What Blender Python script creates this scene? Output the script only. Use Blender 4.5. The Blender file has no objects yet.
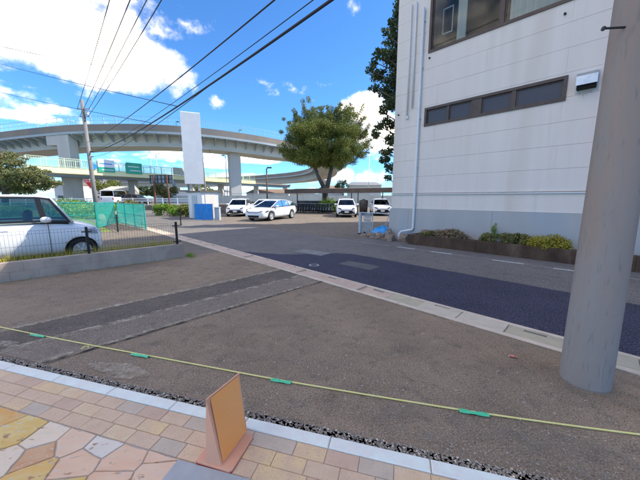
import bpy, bmesh, math, random
from mathutils import Vector, Matrix
R = math.radians
rnd = random.Random(7)
sc = bpy.context.scene
COL = sc.collection

# ------------------------------------------------------------------ camera
FPX, HCAM, HORY = 280.0, 1.55, 198.0
PITCH = math.atan((240 - HORY) / FPX)
cam_d = bpy.data.cameras.new('camera')
cam = bpy.data.objects.new('camera', cam_d); COL.objects.link(cam)
cam_d.sensor_width = 36; cam_d.lens = 36 * FPX / 640
cam_d.clip_start = 0.05; cam_d.clip_end = 6000
cam.location = (0, 0, HCAM); cam.rotation_euler = (math.pi / 2 - PITCH, 0, 0)
sc.camera = cam

# ------------------------------------------------------------------ pixel -> place helpers
def ray(x, y):
    cx, cy = (x - 320) / FPX, (240 - y) / FPX
    return (cx, math.cos(PITCH) + cy * math.sin(PITCH), -math.sin(PITCH) + cy * math.cos(PITCH))
def G(x, y, z=0.0):
    r = ray(x, y); t = (z - HCAM) / r[2]
    return Vector((r[0] * t, r[1] * t, z))
def AT(x, y, Y):
    r = ray(x, y); t = Y / r[1]
    return Vector((r[0] * t, Y, HCAM + r[2] * t))
ROADROT, KERBROT = R(-45.2), R(-15.4)
EX = Vector((math.cos(ROADROT), math.sin(ROADROT), 0)); EY = Vector((-EX.y, EX.x, 0))
KX = Vector((math.cos(KERBROT), math.sin(KERBROT), 0)); KY = Vector((-KX.y, KX.x, 0))
def RD(s, n, z=0.0): return EX * s + EY * n + Vector((0, 0, z))
def KB(s, n, z=0.0): return KX * s + KY * n + Vector((0, 0, z))
def sn(p): return (p.dot(EX), p.dot(EY))
def kn(p): return (p.dot(KX), p.dot(KY))
def SN(x, y, z=0): return sn(G(x, y, z))

# ------------------------------------------------------------------ sun and sky
SUN_AZ_VEC = Vector((0.985, 0.17, 0)).normalized()
SUN_EL = R(45)
SUNV = Vector((SUN_AZ_VEC.x * math.cos(SUN_EL), SUN_AZ_VEC.y * math.cos(SUN_EL), math.sin(SUN_EL)))
sd = bpy.data.lights.new('sun', 'SUN'); sd.energy = 2.6; sd.angle = R(0.53); sd.color = (1.0, 0.93, 0.82)
sun = bpy.data.objects.new('sun', sd); COL.objects.link(sun)
sun.rotation_euler = SUNV.to_track_quat('Z', 'Y').to_euler(); sun.location = (30, 5, 40)
world = bpy.data.worlds.new('World'); sc.world = world; world.use_nodes = True
vs = sc.view_settings
vs.view_transform = 'Standard'; vs.look = 'None'; vs.gamma = 1; vs.use_curve_mapping = False
vs.exposure = 1.46
SKY_STR = 0.10
FILL_CLOUD_OFF = (11.3, 4.0, 1.0)  # offset picked so the added fill clouds leave the view mostly clear
def build_world():
    nt = world.node_tree; N = nt.nodes; L = nt.links
    for n in list(N): N.remove(n)
    out = N.new('ShaderNodeOutputWorld'); bg = N.new('ShaderNodeBackground')
    sky = N.new('ShaderNodeTexSky'); sky.sky_type = 'NISHITA'; sky.sun_disc = False
    sky.sun_elevation = SUN_EL; sky.sun_rotation = math.atan2(SUN_AZ_VEC.x, SUN_AZ_VEC.y)
    sky.altitude = 1200; sky.air_density = 1.0; sky.dust_density = 0.3; sky.ozone_density = 2.2
    tint = N.new('ShaderNodeMix'); tint.data_type = 'RGBA'; tint.blend_type = 'MULTIPLY'; tint.inputs[0].default_value = 1
    tint.inputs[7].default_value = (0.40, 0.74, 1.05, 1)
    L.new(sky.outputs[0], tint.inputs[6])
    tc = N.new('ShaderNodeTexCoord')
    nrm = N.new('ShaderNodeVectorMath'); nrm.operation = 'NORMALIZE'; L.new(tc.outputs['Generated'], nrm.inputs[0])
    sep = N.new('ShaderNodeSeparateXYZ'); L.new(nrm.outputs[0], sep.inputs[0])
    def math_(op, a, b=None, clamp=False):
        m = N.new('ShaderNodeMath'); m.operation = op; m.use_clamp = clamp
        for i, v in enumerate((a, b)):
            if v is None: continue
            if isinstance(v, (int, float)): m.inputs[i].default_value = v
            else: L.new(v, m.inputs[i])
        return m.outputs[0]
    # flat cloud layer seen in perspective
    zz = math_('ADD', math_('MAXIMUM', sep.outputs[2], 0.0), 0.12)
    px = math_('DIVIDE', sep.outputs[0], zz); py = math_('DIVIDE', sep.outputs[1], zz)
    comb = N.new('ShaderNodeCombineXYZ'); L.new(px, comb.inputs[0]); L.new(py, comb.inputs[1])
    def noise(scale, det, rough, off, vec=None):
        mp = N.new('ShaderNodeMapping'); mp.inputs['Location'].default_value = off; L.new(vec or comb.outputs[0], mp.inputs[0])
        n = N.new('ShaderNodeTexNoise'); n.inputs['Scale'].default_value = scale; n.inputs['Detail'].default_value = det
        n.inputs['Roughness'].default_value = rough; L.new(mp.outputs[0], n.inputs['Vector']); return n.outputs['Fac']
    base = noise(5.5, 9, 0.58, (3.1, 1.7, 0), nrm.outputs[0]); small = noise(15, 7, 0.58, (0.4, 7.2, 2), nrm.outputs[0])
    # cumulus groups: direction, half width and half height in radians, weight
    groups = [((55, 34), .26, .075, .40), ((112, 62), .13, .055, .36), ((0, 6), .22, .07, .36), ((365, 112), .07, .05, .40),
              ((385, 135), .10, .06, .36), ((340, 178), .22, .035, .30), ((265, 157), .10, .020, .36), ((212, 160), .07, .025, .30),
              ((355, 4), .04, .025, .13), ((18, 115), .07, .014, .30), ((225, 100), .05, .025, .12), ((225, 180), .20, .022, .26)]
    tot = None
    for (gx, gy), hw, hh, w in groups:
        d = Vector(ray(gx, gy)).normalized()
        rt = Vector((d.y, -d.x, 0)).normalized(); up = rt.cross(d)
        def dot(v):
            m = N.new('ShaderNodeVectorMath'); m.operation = 'DOT_PRODUCT'; L.new(nrm.outputs[0], m.inputs[0]); m.inputs[1].default_value = v; return m.outputs['Value']
        a = math_('DIVIDE', dot(rt), hw); b = math_('DIVIDE', dot(up), hh)
        r2 = math_('ADD', math_('MULTIPLY', a, a), math_('MULTIPLY', b, b))
        g = math_('MULTIPLY', math_('SUBTRACT', 1.0, math_('MULTIPLY', r2, 0.45), True), w)
        fr = math_('GREATER_THAN', dot(d), 0.0)
        g = math_('MULTIPLY', g, fr)
        tot = g if tot is None else math_('MAXIMUM', tot, g)
    # group clouds, plus a wide cloud field added to whiten the fill light
    mixn = math_('ADD', math_('MULTIPLY', base, 0.62), math_('MULTIPLY', small, 0.38))
    dens = math_('ADD', mixn, tot)
    ramp = N.new('ShaderNodeMapRange'); ramp.interpolation_type = 'SMOOTHSTEP'
    ramp.inputs[1].default_value = 0.62; ramp.inputs[2].default_value = 0.90
    L.new(dens, ramp.inputs[0])
    fill_cloudr = N.new('ShaderNodeMapRange'); fill_cloudr.interpolation_type = 'SMOOTHSTEP'
    fill_cloudr.inputs[1].default_value = 0.52; fill_cloudr.inputs[2].default_value = 0.66
    L.new(math_('ADD', math_('MULTIPLY', noise(0.62, 9, 0.6, FILL_CLOUD_OFF), 0.8), math_('MULTIPLY', small, 0.2)), fill_cloudr.inputs[0])
    cover = math_('MAXIMUM', ramp.outputs[0], fill_cloudr.outputs[0])
    shade = N.new('ShaderNodeMapRange'); shade.inputs[1].default_value = 0.35; shade.inputs[2].default_value = 0.65
    shade.inputs[3].default_value = 0.55; shade.inputs[4].default_value = 1.0
    L.new(small, shade.inputs[0])
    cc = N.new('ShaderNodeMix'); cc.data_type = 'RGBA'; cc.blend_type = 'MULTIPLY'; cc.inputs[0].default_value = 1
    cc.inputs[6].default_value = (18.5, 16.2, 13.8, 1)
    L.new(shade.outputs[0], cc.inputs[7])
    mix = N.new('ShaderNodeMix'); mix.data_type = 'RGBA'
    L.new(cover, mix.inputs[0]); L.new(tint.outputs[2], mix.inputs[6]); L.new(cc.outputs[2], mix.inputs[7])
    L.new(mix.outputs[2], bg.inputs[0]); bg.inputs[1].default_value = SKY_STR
    L.new(bg.outputs[0], out.inputs[0])
build_world()

# ------------------------------------------------------------------ materials
M = {}
def mat(name, c1, c2=None, rough=.8, scale=3.0, detail=5, bump=0.0, bscale=60.0, metal=0.0, speck=None, spec=.35,
        lo=.35, hi=.65, scale2=None, c3=None, amt3=.5, aniso=None, transl=0.0, bdist=.004):
    m = bpy.data.materials.new(name); m.use_nodes = True
    nt = m.node_tree; N = nt.nodes; L = nt.links
    b = N['Principled BSDF']; b.inputs['Roughness'].default_value = rough; b.inputs['Metallic'].default_value = metal
    b.inputs['Specular IOR Level'].default_value = spec
    geo = N.new('ShaderNodeNewGeometry'); vec = geo.outputs['Position']
    if aniso:
        mp = N.new('ShaderNodeMapping'); mp.inputs['Scale'].default_value = aniso; L.new(vec, mp.inputs[0]); vec = mp.outputs[0]
    def noise(s, d=5, r=.6):
        n = N.new('ShaderNodeTexNoise'); n.inputs['Scale'].default_value = s; n.inputs['Detail'].default_value = d
        n.inputs['Roughness'].default_value = r; L.new(vec, n.inputs['Vector']); return n.outputs['Fac']
    def rng(v, a, bb):
        q = N.new('ShaderNodeMapRange'); q.inputs[1].default_value = a; q.inputs[2].default_value = bb; L.new(v, q.inputs[0]); return q.outputs[0]
    def mixc(f, a, bb):
        q = N.new('ShaderNodeMix'); q.data_type = 'RGBA'
        if isinstance(f, float): q.inputs[0].default_value = f
        else: L.new(f, q.inputs[0])
        for i, v in ((6, a), (7, bb)):
            if isinstance(v, tuple): q.inputs[i].default_value = (*v, 1)
            else: L.new(v, q.inputs[i])
        return q.outputs[2]
    c = None
    if c2 is not None: c = mixc(rng(noise(scale, detail), lo, hi), c1, c2)
    else: b.inputs['Base Color'].default_value = (*c1, 1)
    if c3 is not None and c is not None: c = mixc(rng(noise(scale2 or scale * .3, 4), 1 - amt3 - .1, 1 - amt3 + .12), c, c3)
    if speck and c is not None:
        for (ss, lo_, hi_, col) in speck: c = mixc(rng(noise(ss, 2, .5), lo_, hi_), c, col)
    if c is not None: L.new(c, b.inputs['Base Color'])
    if bump:
        bn = N.new('ShaderNodeBump'); bn.inputs['Strength'].default_value = bump; bn.inputs['Distance'].default_value = bdist
        L.new(noise(bscale, 4), bn.inputs['Height']); L.new(bn.outputs[0], b.inputs['Normal'])
    if transl:
        tr = N.new('ShaderNodeBsdfTranslucent'); mx = N.new('ShaderNodeMixShader'); mx.inputs[0].default_value = transl
        if c is not None: L.new(c, tr.inputs[0])
        else: tr.inputs[0].default_value = (*c1, 1)
        L.new(b.outputs[0], mx.inputs[1]); L.new(tr.outputs[0], mx.inputs[2]); L.new(mx.outputs[0], N['Material Output'].inputs[0])
    M[name] = m; return m
def glass(name, tint=(.3, .34, .36), gl=.12, rough=.02, opaque=0.0, base=(.02, .025, .03)):
    m = bpy.data.materials.new(name); m.use_nodes = True; nt = m.node_tree; N = nt.nodes; L = nt.links
    N.remove(N['Principled BSDF'])
    t = N.new('ShaderNodeBsdfTransparent'); t.inputs[0].default_value = (*tint, 1)
    g = N.new('ShaderNodeBsdfGlossy'); g.inputs['Roughness'].default_value = rough
    d = N.new('ShaderNodeBsdfDiffuse'); d.inputs[0].default_value = (*base, 1)
    fr = N.new('ShaderNodeFresnel'); fr.inputs[0].default_value = 1.5
    ad = N.new('ShaderNodeMath'); ad.operation = 'ADD'; ad.inputs[1].default_value = gl; L.new(fr.outputs[0], ad.inputs[0])
    m0 = N.new('ShaderNodeMixShader'); m0.inputs[0].default_value = opaque; L.new(t.outputs[0], m0.inputs[1]); L.new(d.outputs[0], m0.inputs[2])
    m1 = N.new('ShaderNodeMixShader'); L.new(ad.outputs[0], m1.inputs[0]); L.new(m0.outputs[0], m1.inputs[1]); L.new(g.outputs[0], m1.inputs[2])
    L.new(m1.outputs[0], N['Material Output'].inputs[0]); M[name] = m; return m
def stain(name, col, scale, lo, hi, alpha=.8, aniso=None):
    m = bpy.data.materials.new(name); m.use_nodes = True; nt = m.node_tree; N = nt.nodes; L = nt.links
    b = N['Principled BSDF']; b.inputs['Base Color'].default_value = (*col, 1); b.inputs['Roughness'].default_value = .95; b.inputs['Specular IOR Level'].default_value = .1
    geo = N.new('ShaderNodeNewGeometry'); n = N.new('ShaderNodeTexNoise'); n.inputs['Scale'].default_value = scale; n.inputs['Detail'].default_value = 7; n.inputs['Roughness'].default_value = .7
    L.new(geo.outputs['Position'], n.inputs['Vector'])
    q = N.new('ShaderNodeMapRange'); q.inputs[1].default_value = lo; q.inputs[2].default_value = hi; q.inputs[4].default_value = alpha; L.new(n.outputs['Fac'], q.inputs[0])
    L.new(q.outputs[0], b.inputs['Alpha']); M[name] = m; return m

mat('ground', (.155, .14, .115), (.20, .185, .15), rough=.95, scale=.35, bump=.3, bscale=30, spec=.1)
mat('lot_asphalt', (0.223, 0.163, 0.109), (0.307, 0.220, 0.147), rough=.9, scale=.9, detail=8, bump=.5, bscale=140, spec=.2,
    c3=(0.341, 0.245, 0.157), scale2=.45, amt3=.42, speck=[(7, .52, .80, (0.159, 0.125, 0.089)), (95, .55, .66, (0.425, 0.357, 0.273)), (75, .57, .68, (0.101, 0.081, 0.063)), (33, .68, .73, (0.489, 0.422, 0.326))])
mat('strip_asphalt', (0.111, 0.087, 0.070), (0.169, 0.131, 0.100), rough=.85, scale=1.6, detail=8, bump=.6, bscale=130, spec=.25,
    c3=(0.236, 0.177, 0.130), scale2=1.1, amt3=.34, speck=[(9, .52, .80, (0.082, 0.068, 0.058)), (90, .56, .68, (0.259, 0.216, 0.178)), (80, .56, .68, (0.053, 0.045, 0.039)), (33, .70, .75, (0.346, 0.288, 0.230))])
mat('strip_old', (0.197, 0.153, 0.115), (0.266, 0.204, 0.150), rough=.9, scale=1.3, detail=8, bump=.4, bscale=150, spec=.2,
    speck=[(8, .52, .80, (.15, .125, .10)), (95, .55, .67, (.38, .33, .27)), (80, .57, .68, (.10, .085, .07))])
mat('road_asphalt', (0.148, 0.136, 0.125), (0.195, 0.176, 0.159), rough=.9, scale=.7, detail=8, bump=.5, bscale=110, spec=.2,
    speck=[(4, .52, .80, (0.118, 0.110, 0.099)), (60, .55, .66, (0.303, 0.278, 0.248)), (48, .56, .67, (0.073, 0.069, 0.065))])
mat('new_asphalt', (0.031, 0.029, 0.052), (0.047, 0.044, 0.076), rough=.8, scale=1.4, detail=8, bump=.9, bscale=110, spec=.3,
    speck=[(5, .5, .8, (0.026, 0.026, 0.040)), (52, .53, .63, (0.112, 0.109, 0.147)), (42, .55, .65, (0.013, 0.012, 0.021))])
mat('patch_asphalt', (0.099, 0.095, 0.100), (0.135, 0.129, 0.130), rough=.85, scale=3, detail=8, bump=.5, bscale=130, spec=.25)
mat('parking_asphalt', (0.176, 0.144, 0.112), (0.230, 0.186, 0.144), rough=.92, scale=.5, detail=8, bump=.4, bscale=90, spec=.15,
    c3=(0.144, 0.120, 0.097), scale2=.25, amt3=.4, speck=[(3, .5, .8, (0.106, 0.101, 0.090)), (40, .56, .68, (0.213, 0.200, 0.185))])
stain('dust_stain', (.46, .39, .29), 9, .38, .60, .85)
stain('dust_soft', (.34, .29, .22), 5, .42, .75, .55)
stain('sand_stain', (.60, .50, .37), 13, .36, .72, .75)
stain('damp_stain', (.05, .045, .04), 4, .40, .85, .22)
stain('crack_dark', (.03, .028, .026), 14, .35, .6, .8)
stain('white_paint_worn', (.62, .62, .60), 26, .34, .56, .9)
stain('white_paint_faint', (.5, .5, .49), 18, .40, .66, .65)
stain('chalk', (.6, .6, .6), 60, .35, .5, .8)
mat('gutter_pink', (0.522, 0.384, 0.293), (0.609, 0.455, 0.345), rough=.9, scale=5, bump=.25, bscale=120, speck=[(90, .62, .75, (0.392, 0.286, 0.218))])
mat('gutter_beige', (0.522, 0.448, 0.345), (0.623, 0.533, 0.414), rough=.9, scale=5, bump=.25, bscale=120, speck=[(90, .62, .75, (0.406, 0.345, 0.265))])
mat('gutter_green', (0.435, 0.384, 0.270), (0.522, 0.455, 0.322), rough=.9, scale=5, bump=.25, bscale=120, speck=[(90, .62, .75, (0.348, 0.299, 0.218))])
mat('gutter_lip', (0.551, 0.455, 0.345), (0.667, 0.559, 0.425), rough=.9, scale=4, bump=.3, bscale=100)
mat('slot_dark', (.01, .01, .01))
mat('mortar', (.40, .35, .29), (.50, .44, .37), rough=.95, scale=20, bump=.3, bscale=150)
mat('kerb_granite', (0.792, 0.733, 0.639), (0.828, 0.866, 0.745), rough=.75, scale=7, bump=.2, bscale=160, speck=[(220, .60, .72, (0.828, 0.874, 0.836)), (260, .62, .74, (0.540, 0.499, 0.444))])
for i, (a, b_) in enumerate([((0.660, 0.445, 0.285), (0.720, 0.503, 0.325)), ((0.600, 0.392, 0.265), (0.660, 0.445, 0.300)), ((0.720, 0.488, 0.290), (0.760, 0.551, 0.345)), ((0.550, 0.435, 0.315), (0.620, 0.482, 0.350)), ((0.800, 0.551, 0.280), (0.680, 0.466, 0.290))]):
    mat('tile%d' % i, a, b_, rough=.75, scale=9, bump=.15, bscale=120, speck=[(130, .60, .74, (.42, .29, .22))])
STONES = [((.74, .46, .13), (.78, .56, .22)), ((.76, .36, .09), (.72, .46, .18)), ((.82, .62, .42), (.86, .67, .47)), ((.66, .32, .15), (.68, .42, .22)),
          ((.80, .52, .33), (.82, .58, .39)), ((.80, .48, .29), (.82, .54, .35)), ((.74, .63, .50), (.80, .68, .54)), ((.78, .44, .12), (.76, .54, .22))]
for i, (a, b_) in enumerate(STONES):
    mat('stone%d' % i, a, b_, rough=.7, scale=6, detail=8, bump=.35, bscale=25, bdist=.006, speck=[(11, .64, .70, (.45, .24, .12)), (30, .62, .75, (.66, .60, .52))], aniso=(1, 2.2, 1))
mat('slab_grey', (0.396, 0.389, 0.370), (0.456, 0.443, 0.420), rough=.7, scale=9, bump=.2, bscale=140)
mat('gravel_dark', (0.180, 0.154, 0.125), (0.450, 0.378, 0.300), rough=.9, scale=45, lo=.35, hi=.65, speck=[(52, .58, .64, (0.825, 0.700, 0.562))])
mat('gravel_bed', (0.120, 0.101, 0.080), (0.195, 0.164, 0.125), rough=1, scale=30, bump=.6, bscale=90)
mat('pebble', (.35, .33, .30), (.5, .48, .44), rough=.9, scale=30)
mat('pole_concrete', (0.272, 0.215, 0.179), (0.325, 0.257, 0.214), rough=.85, scale=1.6, detail=8, bump=.35, bscale=140, aniso=(1, 1, .16), c3=(.29, .272, .255), scale2=2.5, amt3=.42,
    speck=[(14, .50, .80, (0.27, 0.25, 0.23)), (40, .60, .80, (0.194, 0.18, 0.166))])
mat('dark_metal', (.035, .035, .037), rough=.5, metal=.4)
mat('black_metal', (.018, .018, .018), rough=.45, metal=.2)
mat('steel', (.45, .46, .47), (.55, .56, .57), rough=.35, metal=.9, scale=8)
mat('galv', (.46, .47, .47), (.54, .55, .55), rough=.5, metal=.5, scale=6)
mat('rope_yellow', (.86, .74, .22), (.90, .80, .34), rough=.7, scale=40)
mat('tag_green', (.08, .55, .25), (.11, .62, .32), rough=.5, scale=30)
mat('tag_pale', (.66, .70, .45), rough=.6)
mat('litter_red', (.62, .10, .06), (.75, .35, .28), rough=.6, scale=60)
mat('board_orange', (.97, .36, .09), (.95, .40, .13), rough=.55, scale=3.5, detail=2)
mat('board_mauve', (.74, .36, .21), (.78, .41, .26), rough=.65, scale=3, detail=2)
mat('edge_red', (.5, .05, .04), rough=.5)
mat('block_grey', (0.397, 0.323, 0.259), (0.535, 0.429, 0.341), rough=.95, scale=4, detail=8, bump=.6, bscale=110, c3=(0.324, 0.257, 0.204), scale2=2, amt3=.4, aniso=(1, 1, .5))
mat('panel_white', (0.757, 0.664, 0.578), (0.831, 0.734, 0.640), rough=.6, scale=2.6, detail=8, bump=.12, bscale=70, lo=.3, hi=.7, speck=[(3.5, .60, .80, (0.678, 0.589, 0.499)), (1.2, .62, .72, (0.723, 0.621, 0.525))], c3=(0.805, 0.660, 0.579), scale2=.8, amt3=.36, aniso=(1, 1, .07))
mat('panel_core', (.45, .43, .40), rough=.9)
mat('band_blue', (0.416, 0.403, 0.390), (0.466, 0.444, 0.419), rough=.75, scale=1.5, detail=8, bump=.2, bscale=60, aniso=(1, 1, .25), c3=(.37, .42, .47), scale2=.9, amt3=.4)
mat('ledge', (.66, .67, .67), (.72, .72, .72), rough=.6, scale=3)
mat('frame_brown', (.085, .06, .05), (.11, .08, .066), rough=.45, scale=6, metal=.3)
mat('pipe_white', (.66, .67, .66), (.72, .73, .72), rough=.5, scale=3)
mat('rust_streak', (.4, .25, .14), (.55, .40, .28), rough=.9, scale=8)
mat('curtain', (.78, .75, .70), (.85, .82, .77), rough=.9, scale=8, aniso=(6, 6, .4))
mat('interior', (.16, .16, .165), (.22, .22, .22), rough=.9, scale=1.2)
mat('planter_dark', (0.060, 0.034, 0.022), (0.109, 0.067, 0.043), rough=.95, scale=3.5, detail=8, bump=.6, bscale=40, c3=(0.162, 0.109, 0.075), scale2=2.2, amt3=.36, aniso=(1, 1, .5))
mat('soil', (.06, .045, .033), (.10, .075, .055), rough=1, scale=12, bump=.8, bscale=40)
mat('stone_rough', (.20, .14, .10), (.36, .27, .20), rough=.95, scale=6, bump=.7, bscale=40)
mat('tarp_blue', (.025, .27, .62), (.04, .36, .75), rough=.4, scale=7, bump=.5, bscale=14, bdist=.03)
mat('gate_grey', (.42, .47, .50), (.50, .55, .57), rough=.5, scale=5, metal=.2)
mat('teal', (.02, .30, .26), (.03, .37, .32), rough=.5, scale=6)
mat('hut_white', (.68, .69, .70), (.75, .75, .75), rough=.6, scale=1.5)
mat('sheet_blue', (.03, .22, .60), (.04, .29, .70), rough=.5, scale=4, bump=.3, bscale=10, bdist=.02)
mat('roof_dark', (.10, .085, .075), (.14, .12, .105), rough=.7, scale=3)
mat('shed_brown', (0.098, 0.068, 0.052), (0.135, 0.097, 0.073), rough=.7, scale=2)
mat('concrete', (0.500, 0.480, 0.431), (0.600, 0.570, 0.510), rough=.85, scale=.25, detail=8, bump=.1, bscale=10, c3=(0.463, 0.444, 0.403), scale2=.12, amt3=.4, aniso=(1, 1, .4))
mat('deck_concrete', (0.245, 0.203, 0.161), (0.312, 0.255, 0.202), rough=.9, scale=.35, detail=8, aniso=(1, 1, .4), c3=(.22, .212, .20), scale2=.3, amt3=.4)
mat('girder', (.36, .42, .43), (.41, .46, .47), rough=.6, scale=.5, aniso=(1, 1, .3))
mat('girder_pale', (0.560, 0.540, 0.469), (0.627, 0.599, 0.520), rough=.6, scale=.3, aniso=(1, 1, .3))
mat('cream_girder', (.82, .78, .42), (.86, .82, .48), rough=.6, scale=.6)
mat('rail_green', (.50, .60, .42), (.58, .66, .48), rough=.5, scale=1)
mat('rail_blue', (.42, .52, .62), rough=.5, metal=.2)
mat('lower_girder', (.30, .40, .47), (.36, .45, .51), rough=.6, scale=.5)
mat('sign_green', (.03, .36, .22), (.04, .42, .27), rough=.5, scale=2)
mat('sign_white', (.78, .80, .80), rough=.5)
mat('sign_blue', (.03, .25, .65), rough=.5)
mat('sign_red', (.62, .035, .03), rough=.45)
mat('sign_back', (.27, .31, .35), (.33, .37, .40), rough=.6, scale=3)
mat('post_brown', (.16, .075, .05), (.21, .105, .07), rough=.8, scale=4)
mat('wood_pole', (.20, .185, .175), (.27, .25, .235), rough=.85, scale=2, aniso=(1, 1, .2))
mat('wire', (.03, .032, .035), rough=.6)
mat('wire_blue', (.035, .04, .05), rough=.6)
mat('repair_pale', (.20, .195, .19), (.25, .245, .235), rough=.9, scale=4, bump=.4, bscale=90, speck=[(60, .56, .67, (.30, .29, .28)), (50, .56, .67, (.12, .118, .115))])
mat('bark', (.10, .082, .065), (.17, .145, .12), rough=.95, scale=6, bump=.8, bscale=20, bdist=.02, aniso=(1, 1, .25))
mat('leaf_green', (.095, .135, .026), (.23, .25, .045), rough=.6, scale=1.1, lo=.38, hi=.62, transl=.14, speck=[(6, .56, .70, (.26, .25, .05))])
mat('leaf_dark', (.045, .075, .03), (.085, .12, .045), rough=.6, scale=1.2, transl=.25, speck=[(7, .60, .7, (.10, .075, .03))])
mat('leaf_pine', (.13, .15, .055), (.22, .22, .09), rough=.7, scale=1.0, transl=.2)
mat('leaf_weed', (.16, .29, .03), (.27, .40, .06), rough=.7, scale=1.2, transl=.35)
mat('leaf_yellow', (.42, .35, .04), (.56, .46, .07), rough=.6, scale=6, transl=.3, speck=[(20, .55, .66, (.08, .10, .02))])
mat('leaf_olive', (.15, .155, .05), (.27, .24, .08), rough=.7, scale=5, transl=.25)
mat('leaf_brown', (.24, .165, .09), (.36, .26, .15), rough=.8, scale=8, transl=.15)
mat('grass', (.10, .16, .03), (.20, .22, .05), rough=.9, scale=.8, bump=.4, bscale=20)
mat('dry_grass', (.42, .38, .05), (.55, .48, .09), rough=.9, scale=1.2)
mat('paint_white', (.78, .79, .80), (.80, .81, .82), rough=.22, scale=.5, spec=.5)
mat('paint_brown', (.10, .07, .055), rough=.25, spec=.5)
mat('paint_silver', (.5, .51, .53), rough=.25, metal=.6)
mat('tyre', (.018, .018, .018), (.028, .028, .028), rough=.85, scale=20)
mat('rim', (.62, .63, .65), rough=.35, metal=.35)
mat('trim_black', (.012, .012, .013), rough=.4)
mat('plate', (.75, .76, .74), rough=.5)
mat('lamp_clear', (.26, .30, .35), rough=.1, spec=.8)
mat('lamp_red', (.4, .02, .02), rough=.2)
mat('seat_cloth', (.03, .03, .032), rough=.9)
mat('wall_cream', (.62, .58, .50), (.68, .64, .56), rough=.8, scale=.5)
mat('wall_white', (.70, .70, .69), (.76, .76, .75), rough=.8, scale=.5)
mat('roof_tan', (.25, .17, .12), (.32, .23, .17), rough=.8, scale=1)
mat('roof_grey', (.20, .20, .21), (.26, .26, .27), rough=.8, scale=1)
mat('roof_orange', (.55, .30, .08), (.62, .36, .12), rough=.7, scale=1)
mat('pane_dark', (.03, .035, .045), rough=.12, spec=.7)
mat('fence_pale', (.50, .49, .43), (.58, .57, .50), rough=.8, scale=.6)
mat('bag_clear', (.5, .55, .58), rough=.4)
glass('car_glass', (.40, .50, .48), .04)
glass('car_glass_dark', (.16, .18, .19), -.02)
glass('window_glass', (.82, .86, .86), -.03, rough=.04)
glass('frosted_glass', (.6, .62, .64), -.02, rough=.12, opaque=.75, base=(.13, .125, .135))

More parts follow.
